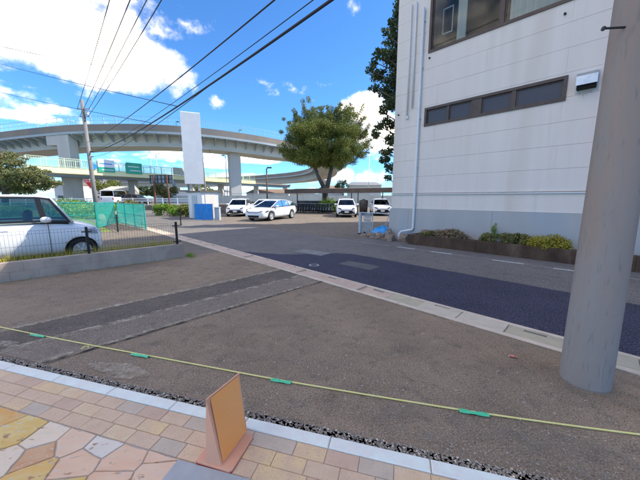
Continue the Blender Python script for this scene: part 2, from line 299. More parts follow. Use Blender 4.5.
# ------------------------------------------------------------------ mesh helpers
class MB:
    def __init__(s): s.v = []; s.f = []; s.smooth = False
    def add(s, vs, fs):
        o = len(s.v); s.v += [tuple(v) for v in vs]; s.f += [tuple(i + o for i in f) for f in fs]; return s
    def box(s, x0, x1, y0, y1, z0, z1, T=None):
        v = [Vector((x, y, z)) for z in (z0, z1) for y in (y0, y1) for x in (x0, x1)]
        if T is not None: v = [T @ p for p in v]
        return s.add(v, [(0, 2, 3, 1), (4, 5, 7, 6), (0, 1, 5, 4), (2, 6, 7, 3), (0, 4, 6, 2), (1, 3, 7, 5)])
    def bevbox(s, x0, x1, y0, y1, z0, z1, b, T=None):   # box with chamfered top edges
        lo = [(x0, y0, z0), (x1, y0, z0), (x1, y1, z0), (x0, y1, z0)]
        md = [(x, y, z1 - b) for x, y, _ in lo]
        hi = [(x0 + b, y0 + b, z1), (x1 - b, y0 + b, z1), (x1 - b, y1 - b, z1), (x0 + b, y1 - b, z1)]
        v = [Vector(p) for p in lo + md + hi]
        if T is not None: v = [T @ p for p in v]
        f = [(3, 2, 1, 0), (8, 9, 10, 11)]
        for k in (0, 4):
            for i in range(4):
                j = (i + 1) % 4; f.append((k + i, k + j, k + 4 + j, k + 4 + i))
        return s.add(v, f)
    def prism(s, poly, z0, z1, bev=0.0):
        n = len(poly)
        if sum(poly[i][0] * poly[(i + 1) % n][1] - poly[(i + 1) % n][0] * poly[i][1] for i in range(n)) < 0: poly = poly[::-1]
        v = [(p[0], p[1], z0) for p in poly]; v += [(p[0], p[1], z1 - bev) for p in poly]
        f = [tuple(range(n - 1, -1, -1))]
        for i in range(n): f.append((i, (i + 1) % n, n + (i + 1) % n, n + i))
        if bev:
            cx = sum(p[0] for p in poly) / n; cy = sum(p[1] for p in poly) / n
            for p in poly:
                d = math.hypot(p[0] - cx, p[1] - cy) or 1; k = max(0, 1 - bev * 1.3 / d); v.append((cx + (p[0] - cx) * k, cy + (p[1] - cy) * k, z1))
            for i in range(n): f.append((n + i, n + (i + 1) % n, 2 * n + (i + 1) % n, 2 * n + i))
            f.append(tuple(range(2 * n, 3 * n)))
        else: f.append(tuple(range(n, 2 * n)))
        return s.add(v, f)
    def sheet(s, poly, z):
        n = len(poly)
        if sum(poly[i][0] * poly[(i + 1) % n][1] - poly[(i + 1) % n][0] * poly[i][1] for i in range(n)) < 0: poly = poly[::-1]
        return s.add([(p[0], p[1], z) for p in poly], [tuple(range(n))])
    def tube(s, pts, r, n=6, cap=True):
        pts = [Vector(p) for p in pts]; rs = r if isinstance(r, (list, tuple)) else [r] * len(pts)
        rings = []; prev = None
        for i, p in enumerate(pts):
            d = (pts[min(i + 1, len(pts) - 1)] - pts[max(i - 1, 0)]).normalized()
            if prev is None: a = d.orthogonal().normalized()
            else:
                a = prev - d * prev.dot(d)
                a = a.normalized() if a.length > 1e-6 else d.orthogonal().normalized()
            prev = a; b = d.cross(a)
            rings.append([p + (a * math.cos(2 * math.pi * k / n) + b * math.sin(2 * math.pi * k / n)) * rs[i] for k in range(n)])
        v = [q for rg in rings for q in rg]; f = []
        for i in range(len(pts) - 1):
            for k in range(n): f.append((i * n + k, i * n + (k + 1) % n, (i + 1) * n + (k + 1) % n, (i + 1) * n + k))
        if cap: f.append(tuple(range(n - 1, -1, -1))); f.append(tuple((len(pts) - 1) * n + k for k in range(n)))
        return s.add(v, f)
    def bar(s, a, b, w, h=None):
        h = h or w; a = Vector(a); b = Vector(b); d = (b - a).normalized()
        sd_ = d.cross(Vector((0, 0, 1)));
        if sd_.length < 1e-4: sd_ = Vector((1, 0, 0))
        sd_.normalize(); up = sd_.cross(d)
        v = []
        for p in (a, b):
            for (i, j) in ((-1, -1), (1, -1), (1, 1), (-1, 1)): v.append(p + sd_ * (w / 2 * i) + up * (h / 2 * j))
        return s.add(v, [(3, 2, 1, 0), (4, 5, 6, 7), (0, 1, 5, 4), (1, 2, 6, 5), (2, 3, 7, 6), (3, 0, 4, 7)])
    def lathe(s, prof, n=24, axis='z', T=None, caps=True):
        v = []; f = []
        for (r, h) in prof:
            for k in range(n):
                a = 2 * math.pi * k / n
                p = Vector((r * math.cos(a), r * math.sin(a), h)) if axis == 'z' else Vector((r * math.cos(a), h, r * math.sin(a)))
                v.append(T @ p if T is not None else p)
        m = len(prof)
        for i in range(m - 1):
            for k in range(n): f.append((i * n + k, i * n + (k + 1) % n, (i + 1) * n + (k + 1) % n, (i + 1) * n + k))
        if caps and prof[0][0] > 1e-5: f.append(tuple(range(n - 1, -1, -1)))
        if caps and prof[-1][0] > 1e-5: f.append(tuple((m - 1) * n + k for k in range(n)))
        return s.add(v, f)
    def mesh(s, name, smooth=False):
        me = bpy.data.meshes.new(name); me.from_pydata(s.v, [], s.f); me.update()
        if smooth: me.polygons.foreach_set('use_smooth', [True] * len(me.polygons))
        return me
    def build(s, name, m, parent=None, smooth=False, fix=True):
        me = s.mesh(name, smooth); me.materials.append(M[m])
        if fix:
            bm = bmesh.new(); bm.from_mesh(me); bmesh.ops.recalc_face_normals(bm, faces=bm.faces); bm.to_mesh(me); bm.free()
        o = bpy.data.objects.new(name, me); COL.objects.link(o)
        if parent is not None: o.parent = parent
        return o
def tag(o, label, cat, group=None):
    o['label'] = label; o['category'] = cat
    if group: o['group'] = group
    return o
def struct(o, label=None):
    o['kind'] = 'structure'
    if label: o['label'] = label
    return o
def thing(name, label, cat, loc=(0, 0, 0), rotz=0.0, group=None):
    o = bpy.data.objects.new(name, None); COL.objects.link(o); o.location = loc; o.rotation_euler = (0, 0, rotz); o.empty_display_size = .2
    return tag(o, label, cat, group)
def inst(me, name, parent, loc=(0, 0, 0), rot=(0, 0, 0), scale=(1, 1, 1)):
    o = bpy.data.objects.new(name, me); COL.objects.link(o); o.location = loc; o.rotation_euler = rot; o.scale = scale
    if parent is not None: o.parent = parent
    return o
def copy_tree(o, parent=None):
    c = o.copy(); COL.objects.link(c); c.parent = parent
    for ch in list(o.children): copy_tree(ch, c)
    return c
def mbm(name, m, mb, smooth=False):
    me = mb.mesh(name, smooth); me.materials.append(M[m])
    bm = bmesh.new(); bm.from_mesh(me); bmesh.ops.recalc_face_normals(bm, faces=bm.faces); bm.to_mesh(me); bm.free()
    return me

# ------------------------------------------------------------------ ground, road, lot
def rsheet(name, pts, z, m, label=None):   # pts in road coordinates
    return struct(MB().sheet([tuple(RD(s, n).xy) for s, n in pts], z).build(name, m), label)
struct(MB().sheet([(-2500, -400), (2500, -400), (2500, 4000), (-2500, 4000)], -0.02).build('ground', 'ground'))
N0, N1 = 3.60, 4.03            # gutter near and far side
rsheet('road', [(-60, N1 - .03), (30, N1 - .03), (30, 9.45), (-7.6, 9.45), (-9, 8.6), (-60, 9.2)], -0.004, 'road_asphalt')
KN = 1.57                      # outer edge of the kerb in kerb coordinates
# forecourt lot: bounded by the gravel strip, the gutter and the block wall
gl = [KB(-9.5, KN + .07).xy, KB(6.5, KN + .07).xy]
lotpoly = [tuple(gl[0]), tuple(gl[1]), tuple(RD(7.5, N0 + .02).xy), tuple(RD(-7.75, N0 + .02).xy), tuple(RD(-7.75, -3.0).xy)]
struct(MB().sheet(lotpoly, 0.0).build('lot', 'lot_asphalt'))
rsheet('lot_verge', [(-30, 2.35), (-7.75, 2.35), (-7.75, N0 + .02), (-30, N0 + .02)], -0.002, 'parking_asphalt')
def ragged(s0, s1, na, nb, k=26, amp=.02, seed=1):
    q = random.Random(seed); a = []; b = []
    for i in range(k + 1):
        n = na + (nb - na) * i / k
        a.append((s0 + q.uniform(-amp, amp), n)); b.append((s1 + q.uniform(-amp, amp), n))
    return a + b[::-1]
def kerb_n(s_, off=.082): return (KN + off - s_ * EX.dot(KY)) / EY.dot(KY)
def strip(s0, s1, seed, amp=.02, k=26, n1=N0):
    q = random.Random(seed); a = []; b = []
    for i in range(k + 1):
        t = i / k; a.append((s0 + q.uniform(-amp, amp), kerb_n(s0) * (1 - t) + n1 * t)); b.append((s1 + q.uniform(-amp, amp), kerb_n(s1) * (1 - t) + n1 * t))
    return a + b[::-1]
rsheet('asphalt_strip', strip(-4.83, -4.17, 3), .004, 'strip_asphalt')
rsheet('asphalt_strip', strip(-4.165, -3.6, 4), .004, 'strip_old')
for s_, w, sd_ in ((-4.84, .05, 5), (-4.16, .06, 6), (-3.60, .045, 8)):
    rsheet('dust_line', strip(s_ - w, s_ + w, sd_, .018), .008, 'dust_stain')
rsheet('crack_line', strip(-3.578, -3.552, 9, .008, 50), .0115, 'crack_dark')
q = random.Random(41)
for (px0, py0, px1, py1) in ((60, 290, 130, 281), (400, 372, 450, 392)):
    a, b = G(px0, py0), G(px1, py1); d = b - a; nrm2 = Vector((-d.y, d.x, 0)).normalized(); L1 = []; L2 = []; off = 0
    for i in range(41):
        off += q.uniform(-.014, .014); c = a + d * (i / 40) + nrm2 * off; w_ = .0035 * (.4 + q.random())
        L1.append(tuple((c + nrm2 * w_).xy)); L2.append(tuple((c - nrm2 * w_).xy))
    struct(MB().sheet(L1 + L2[::-1], .0118).build('asphalt_crack', 'crack_dark'))
def blob(cx, cy, rx, ry, rot, seed, n=22, j=.25):
    q = random.Random(seed); p = []
    for i in range(n):
        a = 2 * math.pi * i / n; r = 1 + q.uniform(-j, j); x, y = rx * r * math.cos(a), ry * r * math.sin(a)
        p.append((cx + x * math.cos(rot) - y * math.sin(rot), cy + x * math.sin(rot) + y * math.cos(rot)))
    return p
for i, (px, py, rx, ry, m) in enumerate([(122, 371, .20, .055, 'sand_stain'), (100, 367, .10, .03, 'sand_stain'), (6, 345, .16, .035, 'sand_stain'), (20, 296, .35, .08, 'dust_soft'),
        (420, 420, .35, .10, 'dust_soft'), (560, 455, .30, .10, 'dust_soft'), (360, 405, .3, .12, 'damp_stain'), (210, 340, .5, .25, 'damp_stain'), (470, 360, .6, .2, 'damp_stain'),
        (255, 265, .5, .16, 'dust_soft'), (55, 340, .3, .05, 'dust_soft'), (600, 400, .28, .12, 'damp_stain')]):
    p = G(px, py); struct(MB().sheet(blob(p.x, p.y, rx * 1.3, ry * 1.6, R(-15), i), .0125).build('ground_stain', m))
# new bluish-black resurfacing on the near lane, with a squared repair
dark = [(-7.4, N1 + .02), (-6.2, 4.6), (-5.68, 5.2), (-5.2, 5.85), (-4.83, 6.04), (-4.2, 6.1)]
q = random.Random(2)
dark += [(-4 + i * .5, 6.08 + q.uniform(-.012, .012)) for i in range(48)] + [(20, N1 + .02)]
rsheet('new_road_surface', dark, .0, 'new_asphalt')
rsheet('road_repair', [(-4.35, 5.33), (-3.45, 5.37), (-3.42, 4.93), (-4.3, 4.88)], .004, 'patch_asphalt')
rsheet('road_repair', [(-6.35, 5.6), (-5.3, 5.75), (-5.25, 5.25), (-6.25, 5.1)], .005, 'repair_pale')
def ring(px, py, r, w, m, z):
    p = G(px, py); v = []; f = []
    for k in range(20):
        a = 2 * math.pi * k / 20
        for rr in (r - w, r): v.append((p.x + rr * math.cos(a), p.y + rr * math.sin(a), z))
    for k in range(20): f.append((2 * k, 2 * k + 1, (2 * k + 3) % 40, (2 * k + 2) % 40))
    return MB().add(v, f).build('chalk_mark', m)
struct(ring(314, 265.3, .12, .035, 'chalk', .006))
# edge line of the far side, broken near us
for a, b in ((-30, -4.8),):
    rsheet('edge_line', ragged(a, b, 7.92, 8.04, k=2, amp=0), .0, 'white_paint_faint')
for a, b in ((-4.55, -3.95), (-3.45, -2.85), (-1.85, -1.2), (-.65, .1), (.7, 1.3), (2, 2.7), (3.4, 4.1)):
    rsheet('edge_line_dash', [(a, 7.93), (b, 7.96), (b, 8.09), (a, 8.06)], .0, 'white_paint_worn')
for a, b in ((-3.95, -3.45), (-2.85, -1.85), (-1.2, -.65), (.1, .7)):
    rsheet('edge_line_ghost', [(a, 7.95), (b, 7.96), (b, 8.08), (a, 8.06)], .0, 'white_paint_faint')
# parking yard behind
PARK = [RD(-7.2, 8.05).xy, RD(-30, 8.05).xy, G(170, 213).xy, (-14, 32), (20, 32), (18, 20), RD(-5.9, 9.5).xy]
struct(MB().sheet([tuple(p) for p in PARK], .0).build('parking_yard', 'parking_asphalt'))
struct(MB().sheet([tuple(RD(s, n).xy) for s, n in ((-30, 2.3), (-16.2, 2.3), (-16.2, -30), (-40, -30), (-40, 2.3))], -.008).build('field', 'grass'))
rsheet('car_yard', [(-16.2, -20), (-7.85, -20), (-7.85, 2.35), (-16.2, 2.35)], -.006, 'parking_asphalt')

# gutter with concrete covers
gut = thing('road_gutter', 'concrete roadside gutter with loose covers along the lot edge', 'gutter', (0, 0, 0), ROADROT)
MB().box(-30, 14, N0 + .06, N1 - .06, -.12, -.03).build('channel_bed', 'slot_dark', gut)
NB = 60
lipn = [mbm('near_lip', 'gutter_lip', MB().bevbox(0, 1.993, 0, .07, -.12, .012, .006)), mbm('far_lip', 'gutter_lip', MB().bevbox(0, 1.993, 0, .06, -.12, .008, .005))]
for i in range(22):
    s0 = -30 + i * 2
    inst(lipn[0], 'lip', gut, (s0, N0, 0)); inst(lipn[1], 'lip', gut, (s0, N1 - .06, 0))
CW = .535
cov = {}
for mname in ('gutter_pink', 'gutter_beige', 'gutter_green'):
    cov[mname] = mbm('cover', mname, MB().bevbox(.003, CW - .003, N0 + .072, N1 - .062, -.07, .006, .005))
    w = MB()                       # cover with a grip slot cut at the road side
    w.bevbox(.003, CW - .003, N0 + .072, N1 - .115, -.07, .006, .005)
    w.box(.003, .16, N1 - .115, N1 - .062, -.07, .0055); w.box(CW - .16, CW - .003, N1 - .115, N1 - .062, -.07, .0055)
    cov[mname + 's'] = mbm('cover', mname, w)
q = random.Random(4)
for i in range(-52, 12):
    s0 = -.12 - .02 + i * CW
    if s0 < -2.0: mn = 'gutter_pink'
    else: mn = q.choice(['gutter_beige', 'gutter_beige', 'gutter_green'])
    if i == -4: mn = 'gutter_green'
    if i in (-3, -2): mn = 'gutter_beige'
    if i == -1: mn = 'gutter_green'
    inst(cov[mn + ('s' if i % 2 else '')], 'cover', gut, (s0, 0, q.uniform(-.003, .002)), (q.uniform(-.004, .004), 0, 0))
rsheet('gutter_dust', ragged(-6, 8, N0 - .05, N0 + .0, k=3, amp=.0), .006, 'dust_soft')
p = RD(.62, 3.44); struct(MB().sheet(blob(p.x, p.y, .55, .11, ROADROT, 77), .0135).build('sand_patch', 'dust_soft'))

# ------------------------------------------------------------------ paved apron in front: kerb, tiles, flagstones
apron = struct(MB().prism([tuple(KB(a, b).xy) for a, b in ((-9.5, KN - .005), (5, KN - .005), (5, -1.0), (-9.5, -1.0))], -.05, .012).build('paved_apron', 'mortar'))
kerb = thing('paving_kerb', 'pale bluish concrete edging kerb between paving and gravel', 'kerb', (0, 0, 0), KERBROT)
kb = mbm('kerb_block', 'kerb_granite', MB().bevbox(.002, .596, KN - .088, KN, -.08, .024, .006))
for i in range(24): inst(kb, 'kerb_block', kerb, (-9.4 + .6 * i + .045, 0, rnd.uniform(-.001, .002)))
tl = thing('tile_paving', 'rows of small pinkish brown paving tiles inside the kerb', 'paving', (0, 0, 0), KERBROT)
TW, TH = .198, .0985
tm = {}
for k in range(5):
    tm[k] = mbm('tile', 'tile%d' % k, MB().bevbox(.0015, TW - .0015, .0015, TH - .0015, -.03, 0, .0025))
    tm[k + 5] = mbm('tile', 'tile%d' % k, MB().bevbox(.0015, TW * 1.5 - .0015, .0015, TH - .0015, -.03, 0, .0025))
q = random.Random(11)
TOPS = KN - .093
for r in range(3):
    x = -6.0 + (0, .1, .03)[r]
    while x < 3.4:
        big = q.random() < .08
        wdt = TW * (1.5 if big else 1)
        inst(tm[q.randrange(5) + (5 if big else 0)], 'tile', tl, (x, TOPS - TH * (r + 1), .0185 + q.uniform(-.001, .001)))
        x += wdt
# beyond the grey slab the tiles go on towards the building
for r in range(3, 7):
    x = -.60 + (0, .1)[r % 2]
    while x < 3.4:
        inst(tm[q.randrange(5)], 'tile', tl, (x, TOPS - TH * (r + 1), .0185 + q.uniform(-.001, .001))); x += TW
flag = thing('flagstone_paving', 'crazy paving of orange, cream and white flagstones', 'paving', (0, 0, 0), 0)
FN = TOPS - 3 * TH - .008
def clip(poly, a, b, c):     # keep a*x+b*y<=c
    out = []
    for i in range(len(poly)):
        p, r_ = poly[i], poly[(i + 1) % len(poly)]
        dp, dr = a * p[0] + b * p[1] - c, a * r_[0] + b * r_[1] - c
        if dp <= 0: out.append(p)
        if dp * dr < 0:
            t = dp / (dp - dr); out.append((p[0] + (r_[0] - p[0]) * t, p[1] + (r_[1] - p[1]) * t))
    return out
seeds = []
for px, py, k in [(12, 410, 1), (18, 432, 0), (45, 436, 2), (34, 455, 3), (26, 476, 7), (76, 438, 4), (74, 466, 5), (2, 462, 2), (124, 458, 5), (158, 472, 4), (108, 441, 6), (104, 485, 5), (55, 490, 0), (150, 500, 2), (168, 452, 5)]:
    a, b = kn(G(px, py, .02)); seeds.append((a, b, k))
q = random.Random(5)
for i in range(90):
    a, b = q.uniform(-5.5, -.66), q.uniform(-.9, FN - .05)
    if a > -2.6 and b > .72: continue
    if min(math.hypot(a - s[0], b - s[1]) for s in seeds) > .19: seeds.append((a, b, q.randrange(8)))
SLABX = (-1.16, -.80)
for i, (a, b, k) in enumerate(seeds):
    poly = [(-5.8, -1), (-.86 if b < 1 else -.86, -1), (-.86, FN), (-5.8, FN)]
    for j, (c, d, _) in enumerate(seeds):
        if j == i: continue
        nx, ny = c - a, d - b; l = math.hypot(nx, ny)
        if l > 1.6: continue
        poly = clip(poly, nx / l, ny / l, (nx * (a + c) / 2 + ny * (b + d) / 2) / l - .0042)
        if len(poly) < 3: break
    if len(poly) < 3: continue
    # uneven edges
    pp = []
    for t in range(len(poly)):
        p0, p1 = poly[t], poly[(t + 1) % len(poly)]; l = math.hypot(p1[0] - p0[0], p1[1] - p0[1]); nseg = max(1, int(l / .05))
        for u in range(nseg):
            f_ = u / nseg; w_ = .004 if u else 0
            pp.append((p0[0] + (p1[0] - p0[0]) * f_ + q.uniform(-w_, w_), p0[1] + (p1[1] - p0[1]) * f_ + q.uniform(-w_, w_)))
    wp = [tuple(KB(*v).xy) for v in pp]
    MB().prism(wp, -.02, .0195 + q.uniform(-.0015, .0015), bev=.003).build('flagstone', 'stone%d' % k, flag)
sl = [tuple(G(*v, .03).xy) for v in ((178, 459.5), (238, 476), (300, 520), (150, 520))]
sl = [tuple(G(178, 459.5, .022).xy), tuple(G(252, 479.5, .022).xy), tuple((G(252, 479.5, .022) - KY * .45).xy), tuple((G(178, 459.5, .022) - KY * .5 + KX * .02).xy)]
tag(MB().prism(sl, .0, .026, bev=.004).build('entrance_slab', 'slab_grey'), 'smooth grey slab edge set in the paving below the orange board', 'slab')
# gravel strip
struct(MB().sheet([tuple(KB(a, b).xy) for a, b in ((-9.5, KN - .02), (6.5, KN - .02), (6.5, KN + .09), (-9.5, KN + .09))], -.006).build('gravel_bed', 'gravel_bed'))
def stones(n, fn, rmin, rmax, seed):
    q = random.Random(seed); mb = MB()
    for i in range(n):
        x, y = fn(q); r = q.uniform(rmin, rmax); z = r * .15
        a = q.uniform(0, 6.28); ca, sa = math.cos(a), math.sin(a)
        vs_ = []
        for (dx, dy, dz) in ((1, 0, 0), (0, .75, 0), (-.95, .1, .05), (.1, -.8, 0), (.1, 0, .6), (0, 0, -.5)):
            dx *= q.uniform(.8, 1.2); dy *= q.uniform(.8, 1.2); dz *= q.uniform(.8, 1.2)
            vs_.append((x + (dx * ca - dy * sa) * r, y + (dx * sa + dy * ca) * r, z + dz * r))
        mb.add(vs_, [(0, 1, 4), (1, 2, 4), (2, 3, 4), (3, 0, 4), (1, 0, 5), (2, 1, 5), (3, 2, 5), (0, 3, 5)])
    return mb
def gfn(q):
    p = KB(q.uniform(-5.5, 2.6), KN + .004 + .075 * q.random()); return p.x, p.y
gv = stones(5200, gfn, .005, .0115, 21).build('gravel', 'gravel_dark', fix=False); gv['kind'] = 'stuff'; gv['label'] = 'dark loose gravel filling the gap beside the kerb'
def pfn(q):
    p = KB(q.uniform(-4.5, 3.0), KN + .1 + 1.5 * q.random() ** 1.6); return p.x, p.y
pb = stones(420, pfn, .003, .010, 22).build('loose_pebbles', 'pebble', fix=False); pb['kind'] = 'stuff'; pb['label'] = 'scattered pale pebbles on the asphalt lot'

# ------------------------------------------------------------------ boundary rope, tags, litter, board, pole
def smooth_pts(pts, k=8):
    out = []
    P = [pts[0]] + pts + [pts[-1]]
    for i in range(1, len(P) - 2):
        for t in range(k):
            u = t / k; p0, p1, p2, p3 = P[i - 1], P[i], P[i + 1], P[i + 2]
            out.append(.5 * ((2 * p1) + (p2 - p0) * u + (2 * p0 - 5 * p1 + 4 * p2 - p3) * u * u + (3 * p1 - p0 - 3 * p2 + p3) * u ** 3))
    out.append(pts[-1]); return out
rp = [G(x, y, .011) for x, y in ((-140, 298), (0, 327), (80, 343), (140, 354), (210, 367), (280, 380), (375, 396), (475, 412), (560, 424), (640, 434.5), (760, 449))]
rp = smooth_pts(rp, 6)
rope = thing('boundary_rope', 'thin yellow rope lying straight across the asphalt lot', 'rope', rp[0])
o = MB().tube([p - rp[0] for p in rp], .0062, 6).build('cord', 'rope_yellow', rope, smooth=True)
kp = G(89, 346.5, .012) - rp[0]
kmb = MB()
for dx, dy in ((-.05, -.045), (-.03, -.06), (.035, .0), (.02, -.035)):
    kmb.tube([kp, kp + Vector((dx * .5, dy * .5, .018)), kp + Vector((dx, dy, .0))], .0035, 5)
kmb.build('knot', 'rope_yellow', rope)
for (px, py, dx, dy, lab) in ((38, 335.3, 1, .19, 0), (140, 355, 1, .19, 1), (281, 380.7, 1, .18, 2), (474, 412.3, 1, .15, 3)):
    a, b = G(px - (7, 8.5, 10, 15)[lab], py - (7, 8.5, 10, 15)[lab] * .18, .016) - rp[0], G(px + (7, 8.5, 10, 15)[lab], py + (7, 8.5, 10, 15)[lab] * .15, .017) - rp[0]
    d = (b - a).normalized(); s_ = d.cross(Vector((0, 0, 1)))
    w = MB(); nn = 6
    vs_ = []
    for i in range(nn + 1):
        c = a.lerp(b, i / nn); wv = .003 * math.sin(i * 1.7 + lab)
        vs_ += [c + s_ * .016 + Vector((0, 0, -.006 + wv)), c + s_ * .004 + Vector((0, 0, .004)), c - s_ * .012 + Vector((0, 0, .001 - wv))]
    fs_ = []
    for i in range(nn):
        for k in range(2): fs_.append((3 * i + k, 3 * i + k + 1, 3 * i + k + 4, 3 * i + k + 3))
    w.add(vs_, fs_).build('marker_tape', 'tag_green', rope)
lp = G(513, 357.5)
lit = thing('litter_scrap', 'small crumpled red and pink scrap lying on the asphalt', 'litter', lp, R(-30))
w = MB(); q = random.Random(3); vs_ = []
for i in range(5):
    for j in range(4): vs_.append((-.032 + .016 * i, -.014 + .0095 * j, .006 + q.uniform(0, .017)))
fs_ = [(i * 4 + j, i * 4 + j + 1, i * 4 + j + 5, i * 4 + j + 4) for i in range(4) for j in range(3)]
w.add(vs_, fs_); w.build('wrapper', 'litter_red', lit)
MB().bevbox(-.043, -.03, -.006, .006, .0, .014, .003).build('cap', 'pebble', lit)

# A-frame board
bl = [G(195, 463, .02), G(231, 474, .02), G(254, 437, .02)]
bl.append(bl[0] + bl[2] - bl[1])
bc = (bl[0] + bl[2]) / 2
board = thing('floor_sign', 'plain orange and mauve free-standing board on a mauve foot plate', 'sign', (bc.x, bc.y, .019))
loc = lambda p: Vector((p.x - bc.x, p.y - bc.y, p.z - .019))
foot = []
for i in range(4):      # rounded foot corners
    p, pr, nx = bl[i], bl[i - 1], bl[(i + 1) % 4]
    for t, o_ in ((.16, pr), (.05, pr), (.05, nx), (.16, nx)): foot.append(tuple((loc(p).lerp(loc(o_), t)).xy))
MB().prism(foot, .004, .016, bev=.003).build('foot_plate', 'board_mauve', board)
fe = [(x * 1.015, y * 1.015) for x, y in foot]
MB().prism(fe, .0, .004).build('foot_rim', 'edge_red', board)
Ta, Tb = loc(AT(206, 400, 1.46)), loc(AT(239, 373.5, 1.62))           # top edge
Ba, Bb = loc(G(221, 466, .035)), loc(G(247, 431, .035))               # bottom of the front panel
nrm_ = (Tb - Ta).cross(Ba - Ta).normalized()
if nrm_.y > 0: nrm_ = -nrm_
back = Vector((-.095, .02, 0))
Ca, Cb = Ba + back, Bb + back
mid = MB()
mid.add([Ta, Tb, Bb, Ba, Ca, Cb], [(0, 1, 2, 3), (0, 4, 5, 1), (0, 3, 4), (1, 5, 2), (3, 2, 5, 4)])
bo = mid.build('body', 'board_mauve', board)
f0 = [Ta.lerp(Tb, .10), Tb.lerp(Ta, .03), Bb.lerp(Ba, .03), Ba.lerp(Bb, .05)]
f0 = [p.lerp(sum(f0, Vector()) / 4, .035) for p in f0]
pm = MB(); n4 = nrm_ * .004
pm.add([p + nrm_ * .0008 for p in f0] + [p + n4 for p in f0], [(0, 1, 2, 3), (4, 5, 6, 7), (0, 1, 5, 4), (1, 2, 6, 5), (2, 3, 7, 6), (3, 0, 4, 7)])
pm.build('front_panel', 'board_orange', board)
MB().tube([Ta, Tb], .005, 8).build('ridge', 'board_mauve', board)

# concrete utility pole, near
pc = Vector((2.27, 2.20, 0))
pole = thing('utility_pole', 'thick round concrete utility pole standing close by on the right', 'utility pole', pc)
MB().tube([(0, 0, -.3), (0, 0, 0), (0, 0, 6), (.02, 0, 11.2)], [.168, .167, .125, .095], 40).build('shaft', 'pole_concrete', pole, smooth=True)
struct(MB().sheet(blob(2.25, 2.2, .25, .23, 0, 91, n=30, j=.10), .0142).build('ground_stain', 'dust_soft'))
sb = MB(); a = AT(603, 28.5, 2.14) - pc; b = Vector((-.10, -.04, a.z + .02))
sb.tube([a, b], .0075, 8); sb.tube([a + Vector((-.002, 0, 0)), a + Vector((.008, 0, -.001))], .015, 8)
sb.build('step_bolt', 'dark_metal', pole)
for k in range(3):
    z = 4.2 + k * .9; d = 1 if k % 2 else -1
    MB().tube([(d * .1, 0, z), (d * .32, .02, z)], .009, 8).build('step_bolt', 'dark_metal', pole)
MB().box(-.9, .9, -.05, .05, 10.2, 10.3).build('crossarm', 'galv', pole)
MB().lathe([(.16, 4.05), (.165, 4.06), (.165, 4.12), (.16, 4.13)], 24).build('band', 'steel', pole)
MB().lathe([(.158, 5.0), (.163, 5.01), (.163, 5.07), (.158, 5.08)], 24).build('band', 'steel', pole)

# far utility pole by the road
fp = Vector((-20.05, 25.2, 0))
fpole = thing('utility_pole', 'slim grey utility pole leaning slightly beside the far road', 'utility pole', fp)
MB().tube([(.1, 0, -.2), (0, 0, 3), (-.12, 0, 9.75)], [.19, .17, .12], 16).build('shaft', 'wood_pole', fpole, smooth=True)
MB().box(-.55, .55, -.05, .05, 9.0, 9.1).build('crossarm', 'galv', fpole)
MB().box(-.45, .45, -.05, .05, 8.4, 8.48).build('crossarm', 'galv', fpole)
MB().tube([(.1, 0, 5.55), (.45, -.1, 5.5)], .05, 8).build('cable_clamp', 'dark_metal', fpole)
MB().tube([(.1, 0, 5.1), (.35, -.05, 5.1)], .035, 8).build('cable_clamp', 'dark_metal', fpole)
MB().box(.08, .3, -.12, .1, 8.55, 8.9).build('insulator_box', 'galv', fpole)

def wire(a, b, sag, r, label, m='wire', group=None, n=26):
    a, b = Vector(a), Vector(b); pts = []
    for i in range(n + 1):
        t = i / n; p = a.lerp(b, t); p.z -= sag * 4 * t * (1 - t); pts.append(p - a)
    o = MB().tube(pts, r, 5).build('overhead_wire', m, None, smooth=True); o.location = a
    tag(o, label, 'wire', group); return o
wire(fp + Vector((.4, -.1, 5.5)), (2.2, 2.15, 4.26), .40, .022, 'thick black bundled cable running from the far pole up over the lot')
wire(fp + Vector((.4, -.1, 5.62)), (2.2, 2.15, 4.42), .36, .008, 'thin messenger wire just above the thick black cable')
wire(fp + Vector((.0, 0, 6.35)), (2.15, 2.1, 4.68), .32, .014, 'single black wire running above the thick cable toward the near pole')
for k, (dz, dx) in enumerate(((8.44, -.35), (8.44, .35), (9.06, 0.5), (9.06, -.5))):
    wire(fp + Vector((dx - .1, 0, dz)), (2.2 + dx * .9, 2.15 + dx * .9, 8.2 + (dz - 8.4) * 2.2), .3, .017,
         ['lower left of the four wires climbing from the far pole top', 'lower right of the four wires climbing from the far pole top', 'upper right of the four wires climbing from the far pole top', 'upper left of the four wires climbing from the far pole top'][k], 'wire_blue')
def tap(a, b, sag, px):      # the point of a hanging wire that lies above picture column px
    a, b = Vector(a), Vector(b); best = None
    for i in range(1, 400):
        t = i / 400 * .9; p = a.lerp(b, t); p.z -= sag * 4 * t * (1 - t)
        dep = p.y * math.cos(PITCH) - (p.z - HCAM) * math.sin(PITCH)
        if dep < 1: break
        e = abs(320 + p.x * FPX / dep - px)
        if best is None or e < best[0]: best = (e, p)
    return best[1]
thick = (fp + Vector((.4, -.1, 5.5)), (2.2, 2.15, 4.26), .40)
fan = (fp + Vector((.4, 0, 9.06)), (2.2 + .45, 2.15 + .45, 8.2 + .66 * 2.2), .3)
wire(AT(-60, 30, 22), tap(*fan, 112), .2, .017, 'thin wire crossing the big cloud at the upper left', 'wire_blue')
wire(AT(-60, 45, 30), tap(*thick, 178), .2, .011, 'thin wire sloping down under the big cloud to the thick cable', 'wire_blue')
wire(AT(-60, 76, 30), tap(*thick, 152), .2, .011, 'lowest thin wire crossing the blue sky above the overpass', 'wire_blue')
wire(fp + Vector((.35, -.05, 5.1)), tap(*thick, 215), .35, .010, 'drooping service wire under the thick cable', 'wire')

